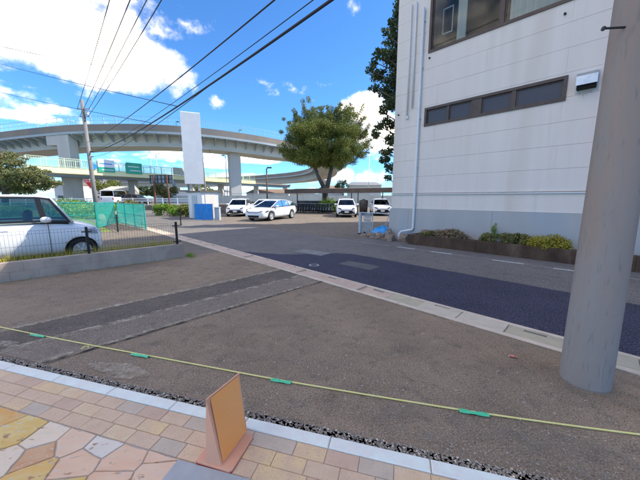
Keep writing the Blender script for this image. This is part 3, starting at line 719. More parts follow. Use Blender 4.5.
# ------------------------------------------------------------------ block wall with mesh fence on the left
WS = -7.70; WH = .36
wall = thing('block_wall', 'low grey concrete block wall topped with the black mesh fence', 'wall', RD(WS, 0), ROADROT)
bw = .39; q = random.Random(8)
blks = [mbm('block', 'block_grey', MB().bevbox(-.15, 0, .002, bw - .003, 0, WH / 2 - .003, .004)), mbm('block', 'block_grey', MB().bevbox(-.15, 0, .002, bw / 2 - .003, 0, WH / 2 - .003, .004))]
MB().box(-.145, -.006, -6.2, 2.575, -.1, WH - .006).build('core', 'mortar', wall)
for r in range(2):
    y = 2.58
    if r: y -= bw / 2; inst(blks[1], 'block', wall, (0, y, WH / 2))
    while y > -5.8:
        y -= bw; inst(blks[0], 'block', wall, (q.uniform(-.002, .002), y, r * WH / 2))
fen = thing('mesh_fence', 'low black wire mesh fence standing on the block wall', 'fence', RD(WS - .075, 0, WH), ROADROT)
def mesh_panel(y0, y1, h, z0, pitch=.052, rows=(0, .12, .30, .48), r=.0021, axis='y'):
    w = MB(); n = int((y1 - y0) / pitch)
    P = (lambda a, z: (0, a, z)) if axis == 'y' else (lambda a, z: (a, 0, z))
    for i in range(n + 1):
        y = y0 + (y1 - y0) * i / n; w.tube([P(y, z0), P(y, z0 + h)], r, 4, cap=False)
    for zr in rows:
        w.tube([P(y0, z0 + zr), P(y1, z0 + zr)], r * 1.3, 4, cap=False)
    return w
def fence_post(parent, x, y, h, turn=0):
    p = MB().box(-.022, .022, -.022, .022, -.05, h).build('post', 'black_metal', parent); p.location = (x, y, 0); p.rotation_euler.z = turn
    for z in (h * .12, h * .82):
        b_ = MB().box(-.03, .03, -.085, .085, z - .012, z + .012).build('bracket', 'black_metal', p)
    return p
posts = (2.45, .65, -1.15, -2.95, -4.75)
for y in posts: fence_post(fen, 0, y, .58)
for a, b in zip(posts[1:], posts[:-1]):
    mo = mesh_panel(a + .03, b - .03, .53, .03, rows=(0, .05, .24, .47, .53)).build('mesh_panel', 'black_metal', fen); mo['kind'] = 'stuff'
p0 = G(118, 232); p1 = G(181, 226)
fen3 = thing('mesh_fence', 'short black mesh fence between two posts at the yard entrance', 'fence', p0, math.atan2(p1.y - p0.y, p1.x - p0.x))
ln = (p1 - p0).length
for x in (0, ln): fence_post(fen3, x, 0, .80, R(90))
mo = mesh_panel(.03, ln - .03, .68, .05, rows=(0, .05, .3, .62, .68), axis='x', pitch=.06).build('mesh_panel', 'black_metal', fen3); mo['kind'] = 'stuff'

# teal mesh fences
def teal_fence(name, label, pts, h, pitch=.055, posts=True):
    a = Vector(pts[0]); f_ = thing(name, label, 'fence', a)
    for i in range(len(pts) - 1):
        p, q_ = Vector(pts[i]) - a, Vector(pts[i + 1]) - a; L_ = (q_ - p).length; d = (q_ - p) / L_
        n = max(1, round(L_ / 1.9))
        for k in range(n + 1):
            c = p + d * (L_ * k / n); MB().tube([c, c + Vector((0, 0, h + .03))], .03, 8).build('post', 'teal', f_)
        for z in (.08, h * .55, h):
            MB().tube([p + Vector((0, 0, z)), q_ + Vector((0, 0, z))], .017, 6).build('rail', 'teal', f_)
        w = MB(); m_ = int(L_ / pitch)
        for k in range(m_):
            c = p + d * (L_ * (k + .5) / m_); w.tube([c + Vector((0, 0, .06)), c + Vector((0, 0, h))], .0065, 3, cap=False)
        for k in range(int(h / pitch)):
            z = .08 + k * pitch; w.tube([p + Vector((0, 0, z)), q_ + Vector((0, 0, z))], .0065, 3, cap=False)
        mo = w.build('mesh_panel', 'teal', f_, fix=False); mo['kind'] = 'stuff'
    return f_
teal_fence('green_fence', 'teal green mesh fence running behind the white car', [RD(-17.9, 1.95), RD(-17.9, -3.0), RD(-17.9, -9.5)], 1.32)
teal_fence('green_gate', 'teal green mesh gate leaf left open at the yard corner', [RD(-20.85, 3.30), RD(-15.61, 3.55)], 1.24)
teal_fence('green_fence', 'short teal mesh fence beside the open gate', [RD(-17.95, 2.0), RD(-20.8, 3.15)], 1.30)

# ------------------------------------------------------------------ foliage
def leaves(clumps, n, size, seed, flat=.0, elong=1.7, droop=0.0):
    """leaf quads spread through ellipsoid clumps [(cx,cy,cz,rx,ry,rz)]"""
    q = random.Random(seed); V = []; F = []
    vol = [(c[3] * c[4] * c[5]) ** .75 for c in clumps]; tot = sum(vol)
    for c, v_ in zip(clumps, vol):
        for i in range(int(n * v_ / tot) + 1):
            while True:
                x, y, z = q.uniform(-1, 1), q.uniform(-1, 1), q.uniform(-1, 1); r2 = x * x + y * y + z * z
                if r2 < 1: break
            k = (.55 + .45 * q.random()) / max(.3, math.sqrt(r2)) * math.sqrt(r2) if q.random() < .5 else 1
            p = Vector((c[0] + x * c[3] * k, c[1] + y * c[4] * k, c[2] + z * c[5] * k))
            d = Vector((q.gauss(0, 1), q.gauss(0, 1), q.gauss(0, 1) * (1 - flat) - droop)).normalized()
            s_ = d.cross(Vector((q.gauss(0, 1), q.gauss(0, 1), q.gauss(0, 1)))).normalized()
            L_ = size * q.uniform(.6, 1.35); w = L_ / elong * .5
            b = len(V); V += [p - d * L_ * .5, p + s_ * w, p + d * L_ * .5, p - s_ * w]; F.append((b, b + 1, b + 2, b + 3))
    mb = MB(); mb.v = [tuple(v) for v in V]; mb.f = F; return mb
def branch_tree(name, label, loc, trunk, limbs, clumps, nleaf, lsize, lm, seed, bm='bark', group=None, flat=0., elong=1.7):
    t = thing(name, label, 'tree', loc, 0, group)
    w = MB()
    for pts, r in trunk: w.tube(pts, r, 10)
    w.build('trunk', bm, t, smooth=True)
    w = MB()
    for pts, r in limbs: w.tube(pts, r, 5)
    if limbs: w.build('limbs', bm, t, smooth=True)
    leaves(clumps, nleaf, lsize, seed, flat=flat, elong=elong).build('crown', lm, t, fix=False)
    return t
# broad vase-shaped tree behind the parking yard
tp = Vector((.60, 31.5, 0))
q = random.Random(31)
def px2(x, y, dy=0): 
    p = AT(x, y, tp.y + dy); return p - tp
trunk = [([(0, 0, -.2), (.0, 0, 1.2), px2(325, 186)], [.42, .34, .32]), ([px2(324, 188), px2(318, 176, -.3), px2(314, 165, -.4)], [.24, .19, .15]),
         ([px2(327, 188), px2(330, 175, .2), px2(333, 160, .3)], [.27, .23, .17])]
clumps = []; limbs = []
outline = [(283, 150), (288, 139), (292, 128), (297, 119), (304, 113), (312, 111), (321, 115), (330, 113), (340, 110), (349, 110), (356, 114), (362, 122), (366, 133), (368, 145), (364, 155), (352, 163), (340, 165), (327, 166), (313, 166), (300, 161), (290, 156)]
for (x, y) in outline:
    for k in range(5):
        f_ = (.97, .72, .5, .85, .6)[k]; dy = q.uniform(-3.0, 3.0) * math.sqrt(max(.05, 1 - f_ ** 2)) + q.uniform(-.5, .5)
        cx, cy = 325 + (x - 325) * f_ + q.uniform(-2, 2), 147 + (y - 147) * f_ + q.uniform(-2, 2)
        p = px2(cx, cy, dy); rr = q.uniform(.55, .95) * (0.75 if f_ > .9 else 1.15)
        dr = Vector((p.x, p.y, (p.z - 3.2))).normalized()
        clumps.append((p.x, p.y, p.z, rr * 1.0, rr * 1.0, rr * .75))
        if k in (0, 3):
            e = p + dr * q.uniform(.5, 1.1); st = trunk[1][0][-1] if x < 325 else trunk[2][0][-1]
            m_ = Vector(st).lerp(p, .5) + Vector((0, 0, .35))
            limbs.append(([Vector(st), m_, p, e], [.09, .055, .025, .008]))
            for u in range(3):
                c = p.lerp(e, .5 + .35 * u) + Vector((q.uniform(-.25, .25), q.uniform(-.25, .25), q.uniform(-.2, .25)))
                clumps.append((c.x, c.y, c.z, .30, .30, .26))
for i in range(40):
    p = px2(326 + q.uniform(-20, 20), q.uniform(126, 164), q.uniform(-2.2, 1.0)); clumps.append((p.x, p.y, p.z, .9, .9, .7))
for i in range(34):
    p = px2(325 + q.uniform(-32, 32), 146 + q.uniform(-18, 14), q.uniform(-2.5, 2.5)); clumps.append((p.x, p.y, p.z, .9, .9, .7))
branch_tree('broadleaf_tree', 'broad round-crowned green tree with forked trunk behind the bicycle shed', tp, trunk, limbs, clumps, 185000, .125, 'leaf_green', 5, elong=2.0)

# tree at the corner of the white building
tp2 = Vector((5.35, 17.2, 0)); q = random.Random(17)
clumps = []; limbs = []
def p2(x, y, dy=0): return AT(x, y, tp2.y + dy) - tp2
for (x, y, r) in [(392, 22, .5), (386, 33, .4), (391, 42, .6), (383, 55, .7), (374, 62, .5), (392, 60, .9), (370, 70, .45), (378, 76, .8), (392, 82, 1.0), (384, 92, .7), (375, 88, .45), (390, 104, .8), (383, 112, .45), (380, 126, .55), (390, 124, .8), (376, 134, .5), (392, 140, .8), (388, 152, .6), (384, 160, .55), (391, 168, .7), (388, 178, .4), (398, 30, 1.0), (402, 60, 1.3), (402, 100, 1.3), (402, 140, 1.2), (410, 80, 1.3), (410, 40, 1.2), (412, 120, 1.2), (404, 10, 1.0)]:
    p = p2(x, y, q.uniform(-.8, .8)); clumps.append((p.x, p.y, p.z, r * .62, r * .7, r * .5))
    for k in range(2):
        clumps.append((p.x + q.uniform(-.5, .5) * r, p.y + q.uniform(-.6, .6), p.z + q.uniform(-.4, .4) * r, r * .35, r * .35, r * .3))
    limbs.append(([(0, 0, max(2.0, p.z - 1.6)), (p.x * .5, p.y * .5, p.z - .5), (p.x, p.y, p.z)], [.07, .04, .015]))
branch_tree('tall_tree', 'tall dark leafy tree half hidden behind the white building corner', tp2, [([(0, 0, -.2), (.05, 0, 4), (0, .1, 9), (0, 0, 13)], [.24, .18, .12, .03])], limbs, clumps, 17000, .15, 'leaf_dark', 9, elong=1.6)

def bush(name, label, loc, rx, ry, h, n, ls, lm, seed, group=None, cat='bush', rot=0.0, k=14, elong=1.8):
    q = random.Random(seed); t = thing(name, label, cat, loc, rot, group)
    cl = []
    for i in range(k):
        a = q.uniform(0, 6.28); r = math.sqrt(q.random()) * .75; zz = q.uniform(.2, .8) * (1 - .5 * r)
        s_ = q.uniform(.22, .42)
        cl.append((rx * r * math.cos(a), ry * r * math.sin(a), h * zz, rx * s_, ry * s_ if ry > .3 else ry * .6, h * s_ * .7))
    w = MB()
    for c in cl[:8]: w.tube([(c[0] * .2, c[1] * .2, -.05), (c[0] * .6, c[1] * .6, c[2] * .6), (c[0], c[1], c[2])], [.02 * h, .014 * h, .006 * h], 4)
    w.build('stems', 'bark', t); leaves(cl, n, ls, seed + 1, elong=elong).build('foliage', lm, t, fix=False); return t

# ------------------------------------------------------------------ white building on the right
FNB = 9.5; BS0, BS1, BH, BD = -5.70, 16.0, 12.3, 13.0
bld = thing('white_building', 'large white panelled building with brown windows and blue-grey base', 'building', RD(0, FNB), ROADROT)
wins = [(-4.55, -.965, 3.95, 4.50), (-4.53, -.2, 6.22, 7.95), (2.0, 6.2, 3.95, 4.5), (2.0, 6.2, 6.22, 7.95), (-4.53, -.2, 9.7, 11.3), (2.0, 6.2, 9.7, 11.3)]
# core walls with openings: built as rectangles around the windows
def rect_minus(rects, hole):
    out = []
    hx0, hx1, hz0, hz1 = hole
    for (x0, x1, z0, z1) in rects:
        if hx1 <= x0 or hx0 >= x1 or hz1 <= z0 or hz0 >= z1: out.append((x0, x1, z0, z1)); continue
        if z0 < hz0: out.append((x0, x1, z0, hz0))
        if z1 > hz1: out.append((x0, x1, hz1, z1))
        a, b = max(z0, hz0), min(z1, hz1)
        if x0 < hx0: out.append((x0, hx0, a, b))
        if x1 > hx1: out.append((hx1, x1, a, b))
    return out
core = [(BS0 + .035, BS1 - .04, 0, BH - .1)]
for w_ in wins: core = rect_minus(core, w_)
w = MB()
for (x0, x1, z0, z1) in core: w.box(x0, x1, .035, .20, z0, z1)
w.build('front_wall', 'panel_core', bld)
w = MB(); w.box(BS0, BS0 + .2, .202, BD, -.1, BH); w.build('end_wall', 'panel_white', bld)
w = MB(); w.box(BS1 - .2, BS1, .202, BD, -.1, BH); w.build('end_wall', 'panel_white', bld)
MB().box(BS0 + .2, BS1 - .2, BD - .2, BD, -.1, BH).build('rear_wall', 'panel_white', bld)
rf = MB().box(BS0 - .05, BS1 + .05, -.06, BD + .05, BH, BH + .25).build('roof', 'ledge', bld)
MB().box(BS0 + .25, BS1 - .25, .25, BD - .25, 3.2, 3.3).build('floor_slab', 'interior', bld)
MB().box(BS0 + .25, BS1 - .25, .25, BD - .25, 5.6, 5.7).build('floor_slab', 'interior', bld)
MB().box(BS0 + .25, BS1 - .25, .25, BD - .25, 9.0, 9.1).build('floor_slab', 'interior', bld)
MB().box(BS0 + .3, BS1 - .3, 3.0, 3.1, 3.3, BH).build('inner_wall', 'interior', bld)
# wall panels, 0.57 m courses
PH = .573; z = 1.72; row = 0; q = random.Random(6)
while z < BH - .05:
    z1 = min(z + PH, BH); x = BS0; joints = [BS0] + [BS0 + 2.9 + 3.6 * i + (1.8 if row % 2 else 0) for i in range(6)] + [BS1]
    for a, b in zip(joints[:-1], joints[1:]):
        for (x0, x1, za, zb) in [rr for hole in [None] for rr in [(a, b, z, z1)]]:
            rects = [(x0, x1, za, zb)]
            for w_ in wins: rects = rect_minus(rects, (w_[0] - .02, w_[1] + .02, w_[2] - .02, w_[3] + .02))
            for (r0, r1, r2, r3) in rects:
                gz0 = .0025 if abs(r2 - z) < 1e-6 else 0; gz1 = .0025 if abs(r3 - z1) < 1e-6 else 0
                dd = q.uniform(-.0015, .0015)
                MB().box(r0 + .0008, r1 - .0008, dd, .033, r2 + gz0, r3 - gz1).build('wall_panel', 'panel_white', bld)
    z = z1; row += 1
MB().box(BS0, BS1, -.004, .033, 1.17, 1.665).build('lower_panel', 'panel_white', bld)
MB().box(BS0 - .01, BS1, -.05, .033, 1.668, 1.70).build('ledge_flashing', 'ledge', bld)
MB().box(BS0, BS1, .012, .033, 1.70, 1.716).build('flashing_gap', 'rust_streak', bld)
x = BS0 - .03; q = random.Random(16)
for a, b in ((BS0 - .03, -4.98), (-4.975, -2.3), (-2.295, -.26), (-.255, 2.0), (2.005, 5), (5.005, BS1)):
    MB().box(a, b, -.035 - (.012 if a == -.255 else 0), .033, -.1, 1.166).build('base_panel', 'band_blue', bld)
# windows
def window(x0, x1, z0, z1, splits, gm='window_glass'):
    wn = MB(); t = .055; y0, y1 = -.03, .16
    wn.box(x0 - .02, x1 + .02, y0, y1, z0 - .02, z0 + t); wn.box(x0 - .02, x1 + .02, y0, y1, z1 - t, z1 + .02)
    wn.box(x0 - .02, x0 + t, y0, y1, z0 + t, z1 - t); wn.box(x1 - t, x1 + .02, y0, y1, z0 + t, z1 - t)
    fr = wn.build('window', 'frame_brown', bld)
    xs = [x0 + t] + [s for s, _ in splits] + [x1 - t]
    for s, hw in splits: MB().box(s - hw, s + hw, -.012, .12, z0 + t, z1 - t).build('mullion', 'frame_brown', fr)
    ws = [0] + [hw for _, hw in splits] + [0]
    for i in range(len(xs) - 1):
        a, b = xs[i] + ws[i], xs[i + 1] - ws[i + 1]
        sm = MB(); k = .035
        sm.box(a, b, .03, .07, z0 + t, z0 + t + k); sm.box(a, b, .03, .07, z1 - t - k, z1 - t)
        sm.box(a, a + k, .03, .07, z0 + t + k, z1 - t - k); sm.box(b - k, b, .03, .07, z0 + t + k, z1 - t - k)
        sm.build('sash', 'frame_brown', fr)
        MB().box(a + k, b - k, .045, .052, z0 + t + k, z1 - t - k).build('pane', gm, fr)
    return fr
f1 = window(*wins[0], [(-3.80, .03), (-2.98, .14), (-2.05, .05)], 'frosted_glass')
f2 = window(*wins[1], [(-2.50, .05)])
for k, w_ in enumerate(wins[2:]): window(*w_, [(.5 * (w_[0] + w_[1]), .05)])
# curtain and stored white frame seen in the big upper window
cm = MB(); vs_ = []; n_ = 60
for i in range(n_ + 1):
    x = -2.35 + 2.1 * i / n_; yy = .13 + .03 * math.sin(i * 1.3)
    vs_ += [(x, yy, 6.1), (x, yy, 8.0)]
cm.add(vs_, [(2 * i, 2 * i + 2, 2 * i + 3, 2 * i + 1) for i in range(n_)]); cm.build('curtain', 'curtain', bld, smooth=True)
cm = MB(); vs_ = []
for i in range(9):
    x = -3.75 + .26 * i / 8; yy = .16 + .02 * math.sin(i * 1.6); vs_ += [(x, yy, 6.1), (x, yy, 8.0)]
cm.add(vs_, [(2 * i, 2 * i + 2, 2 * i + 3, 2 * i + 1) for i in range(8)]); cm.build('curtain', 'curtain', bld, smooth=True)
fm = MB(); fm.box(-4.36, -4.33, .5, .53, 6.9, 7.6); fm.box(-4.06, -4.03, .5, .53, 6.9, 7.6); fm.box(-4.36, -4.03, .5, .53, 6.86, 6.9); fm.box(-4.36, -4.03, .5, .53, 7.6, 7.64); fm.build('inner_frame', 'sign_white', bld)
# vent hood
vh = MB(); xs0, xs1 = -.77, -.40
prof = [(0.0, 4.46), (-.16, 4.44), (-.25, 4.36), (-.25, 4.16), (-.23, 4.16), (-.23, 4.34), (0, 4.36)]
vs_ = [(xs0, a - .004, b) for a, b in prof] + [(xs1, a - .004, b) for a, b in prof]; n_ = len(prof)
vh.add(vs_, [tuple(range(n_))[::-1], tuple(range(n_, 2 * n_))] + [(i, (i + 1) % n_, n_ + (i + 1) % n_, n_ + i) for i in range(n_)])
v_ = vh.build('vent_hood', 'steel', bld)
MB().box(xs0 + .015, xs1 - .015, -.2, -.004, 4.10, 4.34).build('vent_mouth', 'slot_dark', v_)
MB().box(xs0 - .02, xs1 + .02, -.02, -.005, 4.05, 4.5).build('flange', 'galv', v_)
rs = stain('rust_run', (.36, .20, .09), 16, .42, .85, .5)
rr_ = MB(); vs_ = []; q = random.Random(9); nn = 14
for i in range(nn + 1):
    x = xs0 + .02 + (xs1 - xs0 - .06) * i / nn; vs_ += [(x, -.0035, 4.05), (x, -.0035, 4.05 - q.uniform(.02, .16) * math.sin(math.pi * (i + .5) / (nn + 1)))]
rr_.add(vs_, [(2 * i, 2 * i + 2, 2 * i + 3, 2 * i + 1) for i in range(nn)]).build('rust_streak', 'rust_run', bld)
# downpipes
dp = MB(); dp.tube([(-4.75, -.07, 7.6), (-4.75, -.07, .50), (-4.78, -.09, .42), (-5.10, -.30, .34), (-5.15, -.32, .26), (-5.15, -.32, -.02)], .042, 12)
d_ = dp.build('downpipe', 'pipe_white', bld, smooth=True)
for z in (1.3, 2.6, 4.2, 5.8, 7.2): MB().box(-4.80, -4.70, -.075, -.003, z, z + .03).build('clip', 'galv', d_)
MB().tube([(-5.02, -.05, 7.9), (-5.02, -.05, 4.62)], .03, 10).build('conduit', 'pipe_white', bld, smooth=True)
MB().tube([(-5.2, -.05, 7.9), (-5.2, -.05, 4.40)], .026, 10).build('conduit', 'pipe_white', bld, smooth=True)
MB().box(-5.25, -5.15, -.06, -.003, 4.3, 4.4).build('conduit_box', 'pipe_white', bld)
for (x, z) in ((-4.5, 6.05), (-1.15, 5.95), (-5.55, 4.5)): MB().lathe([(.0, 0), (.028, .0), (.022, .05), (0, .06)], 10, T=Matrix.Translation((x, -.002, z)) @ Matrix.Rotation(R(90), 4, 'X')).build('wall_bolt', 'dark_metal', bld)

# planter along the foot of the building
plt_ = thing('planter_wall', 'stained dark concrete planter kerb at the foot of the building', 'planter', RD(0, 8.8), ROADROT)
for a, b in ((-4.62, -2.5), (-2.495, .6), (.605, 4), (4.005, 9)):
    MB().bevbox(a, b, 0, .13, -.1, .33, .012).build('kerb_wall', 'planter_dark', plt_)
MB().bevbox(-4.62, -4.50, .132, .64, -.1, .32, .012).build('end_kerb', 'planter_dark', plt_)
MB().box(-4.49, 9, .131, .66, .0, .27).build('soil_bed', 'soil', plt_)
q = random.Random(3)
# rough stones and broken concrete left of the planter
for i, (s_, n_, w_, h_, lab) in enumerate([(-5.45, 9.0, .42, .27, 'ribbed concrete block lying beside the white downpipe'), (-5.95, 9.22, .50, .22, 'brown rubble stone beside the gate end'), (-5.62, 9.28, .30, .36, 'taller rounded stone leaning at the building corner'), (-6.40, 9.3, .46, .17, 'small brown stone under the blue tarp'), (-5.0, 9.2, .34, .24, 'dark brown stone behind the downpipe foot'), (-6.85, 9.4, .40, .10, 'flat brown stone at the gate wheel')]):
    t = MB(); vs_ = []; nn = 10
    for k, (zz, sc_) in enumerate(((0, 1), (h_ * .35, 1.04), (h_ * .75, .92), (h_, .6))):
        for j in range(nn):
            a = 2 * math.pi * j / nn; sq = .8 / max(abs(math.cos(a)), abs(math.sin(a))) if i == 0 else 1
            vs_.append((w_ * .5 * sc_ * min(sq, 1.15) * math.cos(a) * q.uniform(.8, 1.15), w_ * .42 * sc_ * min(sq, 1.15) * math.sin(a) * q.uniform(.8, 1.15), zz * (1 + (q.uniform(-.25, .2) if k else 0))))
    fs_ = [(k * nn + j, k * nn + (j + 1) % nn, (k + 1) * nn + (j + 1) % nn, (k + 1) * nn + j) for k in range(3) for j in range(nn)] + [tuple(range(nn))[::-1], tuple(range(3 * nn, 4 * nn))]
    ob = t.add(vs_, fs_).build('rubble_stone', 'stone_rough'); ob.location = RD(s_, n_, 0); ob.rotation_euler.z = ROADROT; tag(ob, lab, 'stone')
bx = thing('concrete_block', 'weathered brown concrete planter box behind the dry shrub', 'block', RD(-3.95, 9.2, .27), ROADROT)
w = MB(); w.box(-.35, .35, -.10, -.05, 0, .2); w.box(-.35, .35, .10, .15, 0, .2); w.box(-.35, -.30, -.05, .10, 0, .2); w.box(.30, .35, -.05, .10, 0, .2); w.build('box', 'stone_rough', bx); MB().box(-.3, .3, -.05, .1, .02, .12).build('soil_fill', 'soil', bx)
# plants in the planter
bush('dry_shrub', 'brownish half-dry shrub in the planter near the downpipe', RD(-3.30, 9.10, .25), .62, .24, .48, 2600, .06, 'leaf_brown', 41, cat='shrub', rot=ROADROT)
bush('dry_shrub', 'small sparse brown shrub left of the half-dry shrub', RD(-4.0, 9.05, .25), .34, .2, .34, 900, .055, 'leaf_olive', 42, cat='shrub', rot=ROADROT)
bush('low_shrub', 'olive green low hedge plant in the middle of the planter', RD(-1.98, 9.10, .25), .55, .25, .44, 3400, .05, 'leaf_olive', 43, cat='shrub', rot=ROADROT)
bush('low_shrub', 'tall grassy weed sprouting beside the olive hedge plant', RD(-2.15, 9.2, .25), .12, .1, .75, 260, .09, 'leaf_weed', 44, cat='weed', rot=ROADROT, elong=6)
bush('yellow_shrub', 'bright yellow-green mounded shrub in the planter left of the pole', RD(-1.03, 9.08, .25), .62, .26, .52, 6500, .045, 'leaf_yellow', 45, cat='shrub', rot=ROADROT, k=22)
bush('low_shrub', 'olive shrub joining the yellow mounded shrub', RD(-1.5, 9.12, .25), .42, .22, .48, 2600, .05, 'leaf_olive', 48, cat='shrub', rot=ROADROT)
bush('low_shrub', 'green shrub in the planter hidden behind the concrete pole', RD(1.2, 9.12, .25), .50, .22, .36, 1500, .05, 'leaf_olive', 46, cat='shrub', rot=ROADROT)

# folded gate, tarp and clutter by the building corner
gp = RD(-7.35, 9.75)
gate = thing('folding_gate', 'folded pale metal accordion gate with post at the yard entrance', 'gate', gp, ROADROT)
MB().box(-.05, .05, -.05, .05, 0, .95).build('gate_post', 'gate_grey', gate)
MB().box(-.07, .07, -.07, .07, 0, .05).build('post_foot', 'dark_metal', gate)
MB().tube([(-.05, .0, .93), (1.35, .15, .93)], .022, 8).build('top_rail', 'gate_grey', gate)
for k in range(7):
    x0 = .10 + k * .055
    MB().tube([(x0, .0, .08), (x0 + .16, .03, .90)], .011, 6).build('lattice_bar', 'gate_grey', gate)
    MB().tube([(x0 + .16, .04, .08), (x0, .06, .90)], .011, 6).build('lattice_bar', 'gate_grey', gate)
MB().tube([(.6, .05, .05), (.6, .05, .93)], .018, 8).build('upright', 'gate_grey', gate)
MB().tube([(1.35, .15, .0), (1.35, .15, 1.0)], .022, 8).build('upright', 'gate_grey', gate)
MB().tube([(1.05, .1, .05), (1.33, .15, .92)], .015, 8).build('brace', 'gate_grey', gate)
MB().lathe([(.02, -.02), (.06, -.02), (.06, .02), (.02, .02)], 14, axis='y', T=Matrix.Translation((.25, 0, .06))).build('caster', 'dark_metal', gate)
ta = thing('blue_tarp', 'crumpled bright blue tarp heaped beside the building corner', 'tarp', RD(-6.15, 9.7), ROADROT)
vs_ = []; q = random.Random(12); nx, ny = 14, 8
for i in range(nx + 1):
    for j in range(ny + 1):
        x = -.55 + 1.10 * i / nx; y = -.25 + .5 * j / ny; h = max(0, 1 - (x / .57) ** 2 - (y / .28) ** 2)
        vs_.append((x + q.uniform(-.02, .02), y + q.uniform(-.02, .02), .02 + .40 * math.sqrt(h) * q.uniform(.75, 1.15)))
MB().add(vs_, [(i * (ny + 1) + j, (i + 1) * (ny + 1) + j, (i + 1) * (ny + 1) + j + 1, i * (ny + 1) + j + 1) for i in range(nx) for j in range(ny)]).build('sheet', 'tarp_blue', ta, smooth=True)
bc_ = thing('trash_can', 'dark covered bin standing between the two parked white cars', 'bin', AT(365, 212, 25.0) * 1.0)
bc_.location = (4.15, 26.9, 0)
MB().lathe([(.36, 0), (.42, 1.15), (.44, 1.2), (.40, 1.32), (.2, 1.38), (0, 1.4)], 18).build('body', 'roof_dark', bc_, smooth=True)
MB().lathe([(.02, 1.38), (.12, 1.38), (.10, 1.44), (0, 1.45)], 12).build('lid_knob', 'dark_metal', bc_)

# ------------------------------------------------------------------ vehicles
from mathutils.bvhtree import BVHTree
def inset_quad(P, m):
    n = len(P); out = []
    for i in range(n):
        p = P[i]; u = (P[i - 1] - p).normalized(); v = (P[(i + 1) % n] - p).normalized()
        s_ = max(.35, u.cross(v).length); out.append(p + (u + v) * (m / s_))
    return out
def make_wheel(r, w, paint='rim', nsp=5):
    ty = MB().lathe([(r * .62, -w * .42), (r * .80, -w * .5), (r * .95, -w * .47), (r, -w * .3), (r, w * .3), (r * .95, w * .47), (r * .80, w * .5), (r * .62, w * .42), (r * .62, -w * .42)], 28, axis='y', caps=False)
    ri = MB(); ri.lathe([(r * .64, w * .40), (r * .64, w * .46), (r * .57, w * .40), (r * .55, w * .1), (0, w * .05)], 24, axis='y', caps=False)
    ri.lathe([(0, w * .46), (r * .12, w * .44), (r * .13, w * .2)], 12, axis='y')
    for k in range(nsp):
        a = 2 * math.pi * k / nsp; T = Matrix.Rotation(a, 4, 'Y')
        ri.box(r * .08, r * .6, w * .22, w * .40, -r * .075, r * .075, T)
    return mbm('tyre', 'tyre', ty, True), mbm('rim', paint, ri, False)
